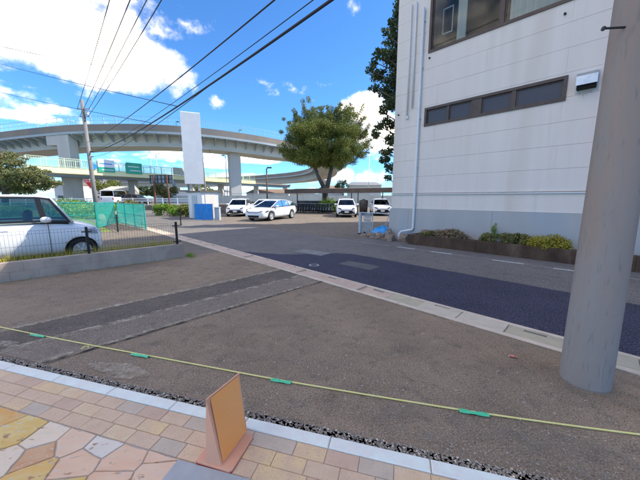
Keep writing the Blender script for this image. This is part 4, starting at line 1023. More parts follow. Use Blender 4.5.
def make_car(name, label, cat, P, paint):
    t = thing(name, label, cat)
    rings = []; N_ = 0
    for (x, zb, zt, w) in P['st']:
        h = zt - zb
        half = [(0, zb), (w * .72, zb), (w * .93, zb + h * .10), (w, zb + h * .32), (w * 1.0, zb + h * .60), (w * .965, zb + h * .86), (w * .86, zb + h * .985), (w * .45, zt + .02), (0, zt + .028)]
        ring_ = half + [(-a, b) for a, b in half[-2:0:-1]]
        rings.append([(x, a, b) for a, b in ring_]); N_ = len(ring_)
    v = [p for r_ in rings for p in r_]; f = []
    for i in range(len(rings) - 1):
        for k in range(N_): f.append((i * N_ + k, i * N_ + (k + 1) % N_, (i + 1) * N_ + (k + 1) % N_, (i + 1) * N_ + k))
    f.append(tuple(range(N_))); f.append(tuple((len(rings) - 1) * N_ + k for k in range(N_))[::-1])
    body = MB().add(v, f).build('body', paint, t, smooth=True)
    sub = body.modifiers.new('s', 'SUBSURF'); sub.levels = 2; sub.render_levels = 2
    cuts = []
    r = P['r']
    for ax in P['axles']:
        c = MB().lathe([(r * 1.14, -2), (r * 1.14, 2)], 28, axis='y').build('cut', paint); c.location = (ax, 0, r); cuts.append(c)
        bo = body.modifiers.new('b', 'BOOLEAN'); bo.operation = 'DIFFERENCE'; bo.object = c; bo.solver = 'EXACT'
    dg = bpy.context.evaluated_depsgraph_get(); dg.update()
    me = bpy.data.meshes.new_from_object(body.evaluated_get(dg)); me.name = 'body'
    body.modifiers.clear(); body.data = me
    for c in cuts: bpy.data.objects.remove(c)
    me.polygons.foreach_set('use_smooth', [True] * len(me.polygons))
    if not me.materials: me.materials.append(M[paint])
    bvh = BVHTree.FromPolygons([vv.co for vv in me.vertices], [tuple(p.vertices) for p in me.polygons])
    for ax in P['axles']:      # dark inner arch liner
        w_ = P['W'] / 2
        MB().box(ax - r * 1.12, ax + r * 1.12, -w_ + .24, w_ - .24, .14, r * 2.1).build('arch_liner', 'trim_black', t)
    MB().box(P['axles'][1] - .3, P['axles'][0] + .3, -P['W'] * .38, P['W'] * .38, .15, .24).build('underbody', 'trim_black', t)
    # cabin
    wb, wr = P['wb'], P['wr']; C = P['cab']; cm = MB(); smd = {-1: MB(), 1: MB()}; panes = []
    m_ = P.get('pillar', .045)
    def panel(pts, win, mm=m_):
        pts = [Vector(p) for p in pts]
        if not win: cm.add(pts, [(0, 1, 2, 3)]); return
        ins = inset_quad(pts, mm)
        (smd[1 if pts[0].y > 0 else -1] if win == 'side_window' else cm).add(pts + ins, [(i, (i + 1) % 4, 4 + (i + 1) % 4, 4 + i) for i in range(4)]); panes.append((ins, win))
    for sgn in (-1, 1):
        for i in range(len(C) - 1):
            a, b = C[i], C[i + 1]
            panel([(a[0], sgn * wb, a[1]), (b[0], sgn * wb, b[1]), (b[2], sgn * wr, b[3]), (a[2], sgn * wr, a[3])], 'side_window')
    a = C[0]; b = C[-1]
    panel([(a[0] + .06, wb * .98, a[1]), (a[0] + .06, -wb * .98, a[1]), (a[2], -wr, a[3]), (a[2], wr, a[3])], 'windscreen', .05)
    for sgn in (-1, 1): cm.add([(a[0], sgn * wb, a[1]), (a[0] + .06, sgn * wb * .98, a[1]), (a[2], sgn * wr, a[3])], [(0, 1, 2)])
    panel([(b[0], -wb, b[1]), (b[0], wb, b[1]), (b[2], wr, b[3]), (b[2], -wr, b[3])], 'rear_window', .07)
    vs_ = []; ny = 6
    for (xb, zb, xr, zr) in C:
        for k in range(ny + 1):
            yy = -wr + 2 * wr * k / ny; vs_.append((xr, yy, zr + .045 * (1 - (yy / wr) ** 2)))
    cm.add(vs_, [(i * (ny + 1) + k, i * (ny + 1) + k + 1, (i + 1) * (ny + 1) + k + 1, (i + 1) * (ny + 1) + k) for i in range(len(C) - 1) for k in range(ny)])
    for i in range(1):   # crown at windscreen top and rear edge
        for col in (C[0], C[-1]):
            vv = [(col[2], -wr + 2 * wr * k / ny, col[3] + .045 * (1 - ((-wr + 2 * wr * k / ny) / wr) ** 2)) for k in range(ny + 1)]
            cm.add(vv, [tuple(range(ny + 1))])
    cab = cm.build('cabin', paint, t)
    for k_ in (-1, 1): smd[k_].build('window_surround', 'trim_black' if paint != 'paint_brown' else paint, cab)
    for sgn in (-1, 1): MB().tube([(c_[2], sgn * (wr - .004), c_[3] + .004) for c_ in C], .024, 6).build('roof_rail', paint, cab, smooth=True)
    for sgn in (-1, 1): MB().tube([(C[0][0] + .03, sgn * wb * .985, C[0][1]), (C[0][2], sgn * (wr - .004), C[0][3] + .004)], .02, 6).build('roof_pillar', paint, cab, smooth=True)
    for ins, nm in panes:
        MB().add(ins, [(0, 1, 2, 3)]).build(nm, P.get('glass', 'car_glass_dark'), cab)
    zb0 = C[1][1]
    MB().box(C[-1][0] + .15, C[0][0] - .05, -wb + .06, wb - .06, zb0 - .3, zb0 - .02).build('interior', 'seat_cloth', t)
    for sy in (-1, 1):
        MB().bevbox(C[1][0] - .35 if len(C) > 4 else C[1][0] - .1, C[1][0] - .2 if len(C) > 4 else C[1][0] + .05, sy * wr * .5 - .2, sy * wr * .5 + .2, zb0 - .05, zb0 + .26, .05).build('seat', 'seat_cloth', t)
    tym, rim = make_wheel(r, P.get('tw', .18), 'rim', P.get('nsp', 5))
    for ax in P['axles']:
        for sy in (-1, 1):
            wh = inst(tym, 'wheel', t, (ax, sy * (P['W'] / 2 - .10), r), (0, 0, 0 if sy > 0 else math.pi)); inst(rim, 'rim', wh)
    def patch(quad, face, m, nm, off=.005, nu=6, nv=4, th=True):
        """quad: four (a,b); face 'front','rear' use (y,z), 'left','right' use (x,z), 'top' uses (x,y)"""
        V_ = []
        for i in range(nu + 1):
            for j in range(nv + 1):
                u, w_ = i / nu, j / nv
                a_ = (1 - u) * (1 - w_) * quad[0][0] + u * (1 - w_) * quad[1][0] + u * w_ * quad[2][0] + (1 - u) * w_ * quad[3][0]
                b_ = (1 - u) * (1 - w_) * quad[0][1] + u * (1 - w_) * quad[1][1] + u * w_ * quad[2][1] + (1 - u) * w_ * quad[3][1]
                if face == 'front': o_, d_ = Vector((6, a_, b_)), Vector((-1, 0, 0))
                elif face == 'rear': o_, d_ = Vector((-6, a_, b_)), Vector((1, 0, 0))
                elif face == 'left': o_, d_ = Vector((a_, 4, b_)), Vector((0, -1, 0))
                else: o_, d_ = Vector((a_, -4, b_)), Vector((0, 1, 0))
                h = bvh.ray_cast(o_, d_)
                if h[0] is None: return None
                V_.append(h[0] - d_ * off)
        return MB().add(V_, [(i * (nv + 1) + j, (i + 1) * (nv + 1) + j, (i + 1) * (nv + 1) + j + 1, i * (nv + 1) + j + 1) for i in range(nu) for j in range(nv)]).build(nm, m, t, smooth=True)
    for (quad, face, m, nm) in P['patches']:
        if face in ('front', 'rear') and P.get('sym') is not False and nm in ('headlight', 'tail_light', 'fog_lamp'):
            for s_ in (1, -1): patch([(s_ * a_, b_) for a_, b_ in quad], face, m, nm, off=.006)
        elif face == 'side':
            for fc in ('left', 'right'): patch(quad, fc, m, nm, off=.006 if m == 'trim_black' else .014, nu=2 if nm == 'door_line' else 16, nv=24 if nm == 'door_line' else 4)
        else: patch(quad, face, m, nm, off=.010 if nm == 'number_plate' else .0045)
    mx, mz = P['mirror']
    for sy in (-1, 1):
        mm = MB(); cy = sy * (wb + .13)
        mm.lathe([(0, -.12), (.07, -.11), (.10, -.04), (.10, .05), (.07, .11), (0, .12)], 12, axis='y', T=Matrix.Translation((mx, cy, mz)) @ Matrix.Scale(.7, 4, Vector((0, 0, 1))))
        mo = mm.build('mirror', paint, t, smooth=True)
        MB().box(mx - .02, mx + .02, min(sy * wb, cy), max(sy * wb, cy), mz - .05, mz - .02).build('mirror_arm', 'trim_black', mo)
    return t
# the tall white hatchback behind the fence
KEI = dict(glass='car_glass', W=1.48, r=.285, axles=(1.26, -1.2), tw=.165, wb=.705, wr=.62, pillar=.05, nsp=7,
    st=[(1.70, .30, .66, .58), (1.66, .22, .76, .67), (1.50, .19, .86, .715), (1.13, .19, .985, .738), (.4, .19, 1.01, .742), (-1.2, .19, 1.03, .742), (-1.58, .22, 1.03, .73), (-1.70, .32, .98, .68)],
    cab=[(1.12, .97, .80, 1.55), (.66, 1.0, .58, 1.58), (-.22, 1.0, -.20, 1.59), (-1.05, 1.0, -1.02, 1.59), (-1.62, 1.0, -1.48, 1.55)],
    mirror=(.68, 1.06), patches=[
        ([(.32, .60), (.63, .66), (.62, .84), (.34, .76)], 'front', 'lamp_clear', 'headlight'),
        ([(-.30, .56), (.30, .56), (.30, .68), (-.30, .68)], 'front', 'trim_black', 'grille'),
        ([(-.5, .30), (.5, .30), (.46, .42), (-.46, .42)], 'front', 'trim_black', 'lower_grille'),
        ([(-.165, .44), (.165, .44), (.165, .54), (-.165, .54)], 'front', 'plate', 'number_plate'),
        ([(1.36, .68), (1.60, .66), (1.58, .80), (1.40, .79)], 'side', 'lamp_clear', 'headlight_side'),
        ([(.70, .26), (.712, .26), (.712, .97), (.70, .97)], 'side', 'trim_black', 'door_line'),
        ([(-.235, .26), (-.223, .26), (-.223, .97), (-.235, .97)], 'side', 'trim_black', 'door_line'),
        ([(-.90, .60), (-.89, .60), (-.89, .97), (-.90, .97)], 'side', 'trim_black', 'door_line'),
        ([(-.12, .84), (.08, .84), (.08, .88), (-.12, .88)], 'side', 'paint_white', 'door_handle'),
        ([(-.50, .84), (-.30, .84), (-.30, .88), (-.50, .88)], 'side', 'paint_white', 'door_handle'),
        ([(-.9, .215), (.9, .215), (.9, .25), (-.9, .25)], 'side', 'trim_black', 'sill'),
        ([(.5, .6), (.68, .6), (.66, 1.0), (.54, 1.0)], 'rear', 'lamp_red', 'tail_light')])
kei = make_car('hatchback_car', 'tall white hatchback parked behind the black mesh fence on the left', 'car', KEI, 'paint_white')
kei.location = RD(-9.0 - .74, 1.08 - 1.70); kei.rotation_euler.z = ROADROT + R(90)
# small white hatchbacks, and the sleeker white car
HAT = dict(W=1.70, r=.30, axles=(1.22, -1.30), wb=.77, wr=.60, pillar=.05,
    st=[(1.97, .28, .60, .58), (1.92, .20, .72, .74), (1.65, .18, .86, .825), (.98, .18, .965, .845), (0, .18, .985, .85), (-1.3, .18, 1.0, .85), (-1.8, .22, 1.02, .80), (-1.95, .35, .95, .70)],
    cab=[(1.06, .94, .28, 1.42), (-.12, .97, -.16, 1.47), (-1.0, .99, -.95, 1.45), (-1.74, 1.0, -1.36, 1.39)],
    mirror=(.72, 1.02), patches=[
        ([(.40, .62), (.70, .70), (.72, .82), (.42, .72)], 'front', 'pane_dark', 'headlight'),
        ([(-.62, .26), (.62, .26), (.44, .56), (-.44, .56)], 'front', 'trim_black', 'grille'),
        ([(-.165, .38), (.165, .38), (.165, .52), (-.165, .52)], 'front', 'plate', 'number_plate'),
        ([(.52, .28), (.66, .30), (.62, .44), (.54, .42)], 'front', 'trim_black', 'fog_lamp'),
        ([(-.20, .25), (-.188, .25), (-.188, .93), (-.20, .93)], 'side', 'trim_black', 'door_line'),
        ([(.80, .25), (.812, .25), (.812, .90), (.80, .90)], 'side', 'trim_black', 'door_line'),
        ([(.55, .60), (.72, .60), (.70, .92), (.56, .92)], 'rear', 'lamp_red', 'tail_light')])
PRI = dict(W=1.78, r=.335, axles=(1.42, -1.33), wb=.78, wr=.58, pillar=.045, tw=.2,
    st=[(2.30, .30, .58, .55), (2.24, .20, .68, .74), (1.95, .17, .80, .85), (1.35, .17, .90, .885), (0, .17, .94, .89), (-1.3, .17, .98, .89), (-2.0, .22, 1.02, .83), (-2.28, .38, .96, .70)],
    cab=[(1.30, .88, .16, 1.36), (-.22, .92, -.22, 1.41), (-1.15, .96, -1.02, 1.38), (-2.08, 1.02, -1.80, 1.25)],
    mirror=(.78, .98), patches=[
        ([(.36, .58), (.78, .66), (.80, .76), (.40, .64)], 'front', 'pane_dark', 'headlight'),
        ([(-.58, .24), (.58, .24), (.66, .40), (-.66, .40)], 'front', 'trim_black', 'grille'),
        ([(-.40, .56), (.40, .56), (.42, .60), (-.42, .60)], 'front', 'trim_black', 'nose_strip'),
        ([(-.165, .40), (.165, .40), (.165, .52), (-.165, .52)], 'front', 'plate', 'number_plate'),
        ([(1.70, .64), (2.02, .58), (2.02, .66), (1.72, .74)], 'side', 'pane_dark', 'headlight_side'),
        ([(-.26, .25), (-.248, .25), (-.248, .88), (-.26, .88)], 'side', 'trim_black', 'door_line'),
        ([(.90, .25), (.912, .25), (.912, .84), (.90, .84)], 'side', 'trim_black', 'door_line'),
        ([(-1.2, .20), (1.0, .20), (1.0, .25), (-1.2, .25)], 'side', 'trim_black', 'sill')])
def place(o, x, y, hx, hy, label=None, z=0):
    o.location = (x, y, z); o.rotation_euler.z = math.atan2(hy, hx)
    if label: o['label'] = label
    return o
GC = 'white cars parked in the yard'
pri = make_car('liftback_car', 'sleek white liftback parked at an angle, nearest in the yard', 'car', PRI, 'paint_white'); pri['group'] = GC
place(pri, -3.5, 20.8, -.42, -.91)
hat = make_car('hatchback_car', 'white hatchback facing us, leftmost of the yard beside the white hut', 'car', HAT, 'paint_white'); hat['group'] = GC
place(hat, -7.15, 25.2, .06, -1)
place(copy_tree(hat), 2.25, 24.4, .0 - .06, -1, 'white hatchback facing us just left of the dark bin')
place(copy_tree(hat), 5.6, 26.2, -.10, -1, 'white hatchback facing us, partly hidden by the white building corner')
pri2 = copy_tree(pri); place(pri2, -5.2, 26.6, -.10, -1, 'white car parked behind the nearest angled liftback')
van = dict(W=1.69, r=.31, axles=(1.3, -1.25), wb=.80, wr=.72, pillar=.06,
    st=[(2.30, .35, 1.0, .70), (2.25, .25, 1.1, .80), (1.9, .22, 1.12, .84), (0, .22, 1.14, .845), (-2.0, .22, 1.14, .845), (-2.28, .30, 1.12, .80), (-2.33, .4, 1.1, .76)],
    cab=[(2.15, 1.08, 1.65, 1.92), (.9, 1.1, .9, 1.96), (-.6, 1.1, -.6, 1.97), (-2.25, 1.1, -2.15, 1.93)], mirror=(1.7, 1.25),
    patches=[([(.5, .75), (.72, .75), (.72, .95), (.5, .95)], 'front', 'lamp_clear', 'headlight'), ([(.62, .7), (.74, .7), (.74, 1.0), (.62, 1.0)], 'rear', 'lamp_red', 'tail_light'), ([(-.3, .7), (.3, .7), (.3, .88), (-.3, .88)], 'rear', 'plate', 'number_plate')])
BANK = .62
vn = make_car('van', 'white van seen from behind on the far road left of the brown car', 'van', van, 'paint_white'); place(vn, -28.6, 39.5, -.25, .97, z=BANK)
bc2 = make_car('hatchback_car', 'dark brown car on the far road behind the teal gate', 'car', HAT, 'paint_brown'); place(bc2, -26.4, 40.5, .9, .1, z=BANK)

# ------------------------------------------------------------------ elevated road loop
def sweep(path, sec, closed=True):
    """path: Vectors; sec: [(lateral away from near edge, dz)]"""
    V_ = []; n = len(sec); F_ = []
    for i, p in enumerate(path):
        d = path[min(i + 1, len(path) - 1)] - path[max(i - 1, 0)]; d.z = 0; d.normalize(); lat = Vector((-d.y, d.x, 0))
        V_ += [p + lat * a + Vector((0, 0, b)) for a, b in sec]
    for i in range(len(path) - 1):
        for k in range(n): F_.append((i * n + k, i * n + (k + 1) % n, (i + 1) * n + (k + 1) % n, (i + 1) * n + k))
    F_.append(tuple(range(n))[::-1]); F_.append(tuple((len(path) - 1) * n + k for k in range(n)))
    return MB().add(V_, F_)
def along(path, step):
    out = []; acc = 0; nxt = 0
    for a, b in zip(path[:-1], path[1:]):
        l = (b - a).length
        while nxt <= acc + l:
            t = (nxt - acc) / l; d = (b - a).copy(); d.z = 0; out.append((a.lerp(b, t), math.atan2(d.y, d.x))); nxt += step
        acc += l
    return out
ctrl = [AT(-170, 158, 64), AT(-80, 143, 55), AT(0, 132, 50), AT(60, 125.5, 47.5), AT(100, 124, 47), AT(140, 124, 47.3), AT(180, 126, 48.6), AT(220, 130, 51), AT(260, 136, 54.5), AT(285, 140.5, 58)]
ctrl += [Vector((-1, 63, 12.9)), Vector((4.2, 70, 12.3)), Vector((6.6, 79, 11.6)), Vector((5.0, 92, 10.9)), Vector((-2, 102, 10.3)), Vector((-13, 109, 9.9)), Vector((-29, 114, 9.4)), Vector((-50, 117, 9.0)), Vector((-80, 119, 8.6))]
path = smooth_pts(ctrl, 7)
ov = thing('elevated_road', 'curved concrete elevated road looping across the sky on tall piers', 'overpass')
NEARN = next(i for i, p in enumerate(path) if p.y > 66)
# parapets and deck
sweep(path, [(0, 0), (.22, 0), (.28, -1.05), (-.02, -1.05)]).build('parapet', 'deck_concrete', ov)
sweep(path, [(8.2, 0), (8.45, 0), (8.5, -1.05), (8.15, -1.05)]).build('parapet', 'deck_concrete', ov)
sweep(path, [(-.06, -1.055), (8.55, -1.055), (8.55, -1.40), (-.06, -1.40)]).build('deck', 'girder', ov)
sweep(path, [(1.9, -1.405), (6.6, -1.405), (6.4, -3.1), (2.1, -3.1)]).build('girder', 'girder_pale', ov)
sweep(path, [(1.80, -2.95), (6.7, -2.95), (6.7, -3.12), (1.80, -3.12)]).build('girder_flange', 'girder_pale', ov)
near = path[:NEARN]
# railing
sweep(path, [(.08, 1.18), (.13, 1.18), (.13, 1.23), (.08, 1.23)]).build('top_rail', 'rail_blue', ov)
sweep(path, [(.08, .55), (.11, .55), (.11, .58), (.08, .58)]).build('mid_rail', 'rail_blue', ov)
pm_ = mbm('post', 'rail_blue', MB().box(-.03, .03, .06, .14, 0, 1.2))
for p, a in along(path, 2.0):
    if p.y < 75: inst(pm_, 'post', ov, p, (0, 0, a))
w = MB()
for p, a in along(near, .33):
    c = p + Vector((-math.sin(a), math.cos(a), 0)) * .1; w.tube([c, c + Vector((0, 0, 1.2))], .009, 3, cap=False)
mo = w.build('railing_mesh', 'rail_blue', ov, fix=False); mo['kind'] = 'stuff'
# brackets under the cantilever
bk = MB(); bk.add([(-.06, .05, -1.405), (-.06, 1.95, -1.405), (-.06, 2.0, -2.5), (-.06, .15, -1.62), (.06, .05, -1.405), (.06, 1.95, -1.405), (.06, 2.0, -2.5), (.06, .15, -1.62)],
                  [(0, 1, 2, 3), (4, 7, 6, 5), (0, 3, 7, 4), (3, 2, 6, 7), (2, 1, 5, 6), (1, 0, 4, 5)])
bkm = mbm('bracket', 'girder', bk)
for p, a in along(path, 1.9):
    if p.y < 72: inst(bkm, 'bracket', ov, p, (0, 0, a))
def pier(px, w, dd, lt=4.25, cap=None):
    i = min(range(NEARN), key=lambda k: abs(320 + path[k].x * 283 / path[k].y - px))
    p = path[i]; d = path[i + 1] - path[i - 1]; d.z = 0; d.normalize(); a = math.atan2(d.y, d.x); lat = Vector((-d.y, d.x, 0))
    c = p + lat * lt; T = Matrix.Translation((c.x, c.y, 0)) @ Matrix.Rotation(a, 4, 'Z')
    m_ = MB().bevbox(-w / 2, w / 2, -dd / 2, dd / 2, -.3, p.z - (3.13 if lt > 2 else 1.41), .02, T).build('pier', 'concrete', ov)
    if cap: MB().bevbox(-w / 2 - cap, -w / 2 - .003, -dd / 2 + .05, dd / 2 - .1, p.z - 3.0, p.z - 1.42, .05, T).build('pier_cap', 'concrete', m_)
    return m_
pier(67, 2.3, 1.5, lt=.8, cap=2.0); pier(-35, 2.6, 2.0, lt=.95, cap=3.0); pier(243, 2.0, 2.2)
for (x, y, w_) in ((-13.8, 113.3, 1.8), (-34, 117.5, 1.8), (1.5, 97, 1.8), (-60, 121, 2.0)):
    i = min(range(len(path)), key=lambda k: (path[k].x - x) ** 2 + (path[k].y - y) ** 2)
    MB().bevbox(x - w_ / 2, x + w_ / 2, y - w_ / 2, y + w_ / 2, -.3, path[i].z - 3.0, .02).build('pier', 'concrete', ov)

def lamp_post(label, base, h, r=.07, arm=0.9, head='dark_metal', m='galv', group=None, arms=1, armdir=(1, 0)):
    t = thing('street_lamp', label, 'street lamp', base, 0, group)
    MB().tube([(0, 0, -.2), (0, 0, h)], [r, r * .6], 8).build('pole', m, t, smooth=True)
    for s_ in ((1,) if arms == 1 else (1, -1)):
        ax = Vector((armdir[0], armdir[1], 0)) * s_
        MB().tube([Vector((0, 0, h - .05)), ax * arm + Vector((0, 0, h + .12))], r * .5, 6).build('arm', m, t)
        c = ax * (arm + .2) + Vector((0, 0, h + .12)); MB().bevbox(c.x - .28, c.x + .28, c.y - .14, c.y + .14, c.z - .07, c.z + .07, .04).build('lamp_head', head, t)
    return t
def ovp(px, off=.1):
    i = min(range(NEARN), key=lambda k: abs(320 + path[k].x * 283 / path[k].y - px)); return path[i] + Vector((0, 8.2, 0))
lamp_post('short lamp post on the elevated road right of the bright pylon board', ovp(229) , 1.9, .06, .12, 'dark_metal', 'dark_metal')
lamp_post('short lamp post on the elevated road above the yellow footbridge', ovp(160), 2.4, .06, .12, 'dark_metal', 'dark_metal')
lamp_post('thin lamp post on the elevated road at the left', ovp(39), 3.2, .05, .3, 'sign_white', 'rail_blue')
lamp_post('twin street lamp behind the yellow footbridge, left one of the pair', AT(154, 170, 75) * Vector((1, 1, 0)) if False else Vector((-44, 75, 0)), 14.3, .11, .6)
lamp_post('lower street lamp behind the yellow footbridge, right one of the pair', Vector((-42.5, 75, 0)), 12.8, .11, .6)
lamp_post('slim pale street lamp left of the second overpass pier', Vector((-19.6, 60, 0)), 10.2, .10, -.7)
lamp_post('dark lamp post standing behind the parked white cars', Vector((-6.55, 35.2, 0)), 5.1, .12, .15, 'dark_metal', 'shed_brown')
lamp_post('slim tall pole between the round tree and the tall dark tree', Vector((8.7, 51, 0)), 9.3, .08, -.4)

# utility post with crossarms behind the pylon
ut = thing('utility_pole', 'thin distant utility pole with crossarms right of the pylon board', 'utility pole', (-16.2, 40, 0))
MB().tube([(.15, 0, -.2), (-.15, 0, 9.6)], [.16, .11], 8).build('shaft', 'wood_pole', ut)
MB().box(-.2, 1.1, -.05, .05, 8.2, 8.3).build('crossarm', 'galv', ut); MB().tube([(1.0, 0, 8.2), (1.0, 0, 6.3)], .03, 5).build('drop', 'wire', ut); MB().tube([(0, 0, 7.1), (1.7, 0, 6.2)], .03, 5).build('brace', 'wire', ut)

# yellow footbridge
fa = AT(28, 172.5, 39); fa.z = 5.15; fb = AT(180, 180, 57); fb.z = 5.15
dirv = (fb - fa).normalized(); fc = fa + dirv * 42
br = thing('footbridge', 'pale yellow footbridge with green railings in front of the overpass', 'footbridge')
sweep([fa, fb, fc], [(0, 0), (2.6, 0), (2.6, .78), (0, .78)]).build('girder', 'cream_girder', br)
sweep([fa, fb, fc], [(-.04, .80), (2.64, .80), (2.64, .88), (-.04, .88)]).build('walkway', 'rail_green', br)
fpath = [fa.lerp(fc, k / 40) for k in range(41)]
for lt in (0.0, 2.55):
    sweep([fa, fc], [(lt, 2.12), (lt + .08, 2.12), (lt + .08, 2.2), (lt, 2.2)]).build('hand_rail', 'rail_green', br)
    sweep([fa, fc], [(lt, 1.0), (lt + .06, 1.0), (lt + .06, 1.05), (lt, 1.05)]).build('low_rail', 'rail_green', br)
fpm = mbm('post', 'rail_green', MB().box(-.06, .06, 0, .1, .88, 2.15)); ang = math.atan2(dirv.y, dirv.x); latv = Vector((-dirv.y, dirv.x, 0))
for p, a in along([fa, fc], 2.0):
    for lt in (0, 2.5): inst(fpm, 'post', br, p + latv * lt, (0, 0, a))
w = MB()
for p, a in along([fa, fc], .25):
    for lt in (.04, 2.55):
        c = p + latv * lt; w.bar(c + Vector((0, 0, 1.0)), c + Vector((0, 0, 2.15)), .035)
mo = w.build('balusters', 'rail_green', br, fix=False); mo['kind'] = 'stuff'
# stair going down to the left
st0 = fa - dirv * .1; st1 = fa + Vector((-6.2, -1.0, -4.6))
sm = MB(); nst = 20
for k in range(nst):
    a = st0.lerp(st1, k / nst); b = st0.lerp(st1, (k + 1) / nst)
    sm.add([a, a + latv * 2.2, b + latv * 2.2, b, a - Vector((0, 0, .3)), a + latv * 2.2 - Vector((0, 0, .3)), b + latv * 2.2 - Vector((0, 0, .3)), b - Vector((0, 0, .3))], [(0, 1, 2, 3), (4, 7, 6, 5), (0, 4, 5, 1), (2, 6, 7, 3), (0, 3, 7, 4), (1, 5, 6, 2)])
sm.build('stair', 'rail_green', br)
for lt in (0, 2.2):
    o1, o2 = st0 + latv * lt + Vector((0, 0, .88)), st1 + latv * lt + Vector((0, 0, .88))
    MB().bar(o1 + Vector((0, 0, 1.2)), o2 + Vector((0, 0, 1.2)), .09).build('hand_rail', 'rail_green', br)
    MB().bar(o1, o2, .09).build('low_rail', 'rail_green', br)
    w = MB()
    for k in range(32):
        c = o1.lerp(o2, k / 31); w.bar(c, c + Vector((0, 0, 1.2)), .04)
    mo = w.build('balusters', 'rail_green', br, fix=False); mo['kind'] = 'stuff'
for t in (.5, .9):
    c = fa.lerp(fc, t) + latv * 1.3; MB().tube([Vector((c.x, c.y, -.2)), Vector((c.x, c.y, 5.15))], .28, 12).build('column', 'lower_girder', br)
# lower road bridge behind the footbridge
lb = thing('road_bridge', 'blue-grey road bridge girder just behind and below the footbridge', 'bridge')
o1, o2 = fa - dirv * 6 + latv * 5 + Vector((0, 0, -.55)), fc + dirv * 20 + latv * 5 + Vector((0, 0, -.55))
sweep([o1, o2], [(0, .35), (3, .35), (3, .9), (0, .9)]).build('girder', 'lower_girder', lb)
sweep([o1, o2], [(-.4, .905), (3.4, .905), (3.4, 1.25), (-.4, 1.25)]).build('deck', 'deck_concrete', lb)
for t in (.32, .5, .62, .8):
    c = o1.lerp(o2, t) + latv * 1.5; MB().bevbox(c.x - .6, c.x + .6, c.y - .6, c.y + .6, -.2, o1.z + .34, .02).build('pier', 'concrete', lb)
# direction signs hung on the footbridge
def bridge_sign(px, w_, hh, label, kind):
    k = min(range(400), key=lambda i: abs(320 + (fa.lerp(fc, i / 399).x) * 283 / fa.lerp(fc, i / 399).y - px)); p = fa.lerp(fc, k / 399)
    t = thing('direction_sign', label, 'sign', p - latv * .14 + Vector((0, 0, .55)), ang)
    if kind == 0:
        MB().box(-w_ / 2, w_ / 2, -.05, .05, .75, hh).build('panel', 'sign_white', t); MB().box(-w_ / 2, w_ / 2, -.05, .05, 0, .745).build('panel', 'sign_green', t)
        MB().box(-w_ * .42, w_ * .35, -.06, -.052, hh * .62, hh * .70).build('printed_line', 'sign_blue', t); MB().box(-w_ * .3, w_ * .42, -.06, -.052, .30, .42).build('printed_line', 'sign_white', t)
        c = MB().lathe([(0, -.08), (.42, -.08), (.42, -.02), (0, -.02)], 18, axis='y', T=Matrix.Translation((-w_ / 2 - .55, 0, .75))).build('round_sign', 'sign_blue', t)
    elif kind == 2:
        MB().box(-w_ / 2, w_ / 2, -.05, .05, .35, hh).build('panel', 'fence_pale', t); MB().box(-.04, .04, -.08, -.052, .35, hh).build('strut', 'galv', t)
    else:
        MB().box(-w_ / 2, w_ / 2, -.05, .05, 0, hh).build('panel', 'sign_green', t); MB().box(-w_ * .4, w_ * .3, -.06, -.052, hh * .6, hh * .68).build('printed_line', 'sign_white', t); MB().box(-w_ * .3, w_ * .38, -.06, -.052, hh * .25, hh * .33).build('printed_line', 'sign_white', t)
bridge_sign(109.5, 2.3, 1.95, 'white and green direction sign hung on the footbridge by the pole', 0)
bridge_sign(137, 2.5, 1.85, 'all green direction sign hung on the footbridge', 1)
bridge_sign(180, 2.2, 1.75, 'pale plain notice board hung on the footbridge beside the pylon', 2)

# ------------------------------------------------------------------ pylon board, billboard back, hut
py = thing('pylon_board', 'tall blank white pylon board on two legs behind the hut', 'sign', (-12.3, 28.0, 0), R(22))
z0_, z1_ = AT(190, 184, 28).z, AT(190, 112.5, 28).z
MB().bevbox(-.86, .86, -.22, .22, z0_, z1_, .05).build('board', 'hut_white', py)
for x in (-.35, .40): MB().box(x - .12, x + .12, -.12, .12, -.2, z0_ - .003).build('leg', 'concrete', py)
bb = thing('billboard', 'back of a billboard frame on two brown posts above the bushes', 'billboard', (-18.9, 34, 0), R(-4))
zb0, zb1 = AT(163, 183.5, 34).z, AT(163, 175, 34).z
MB().box(-1.35, 1.45, -.02, .04, zb0, zb1).build('panel', 'sign_back', bb)
for k in range(7): MB().box(-1.35 + k * .4555, -1.29 + k * .4555, -.08, -.022, zb0, zb1).build('rib', 'dark_metal', bb)
for z in (zb0, (zb0 + zb1) / 2, zb1 - .06): MB().box(-1.35, 1.45, -.11, -.082, z, z + .06).build('rail', 'dark_metal', bb)
for x, tl_ in ((-.80, 0), (.85, .12)): MB().tube([(x + tl_, -.2, -.2), (x, -.2, zb1)], .10, 8).build('post', 'post_brown', bb)
hc = Vector((-8.55, 20.45, 0))
hut = thing('white_hut', 'small white storage hut with a flat dark roof beside the yard', 'hut', hc, ROADROT)
MB().box(-2.6, 0, 0, 1.25, -.05, 1.98).build('walls', 'hut_white', hut)
MB().bevbox(-2.75, .12, -.14, 1.4, 1.983, 2.08, .02).build('roof', 'roof_dark', hut)
MB().box(.003, .03, .25, 1.0, .05, 1.8).build('door', 'panel_white', hut); MB().box(-.02, .02, -.025, .02, 0, 1.97).build('corner_trim', 'galv', hut)
MB().box(-1.8, -.9, -.03, -.003, .05, 1.75).build('shutter', 'gate_grey', hut)
bs = thing('blue_sheet', 'bright blue plastic sheet screen standing in front of the hut', 'sheet', (-8.15, 19.6, 0), R(-2))
vs_ = []; nn = 18
for i in range(nn + 1):
    for z in (.04, .4, .8, 1.15): vs_.append((-.62 + 1.3 * i / nn, .02 * math.sin(i * 1.1 + z * 3), z))
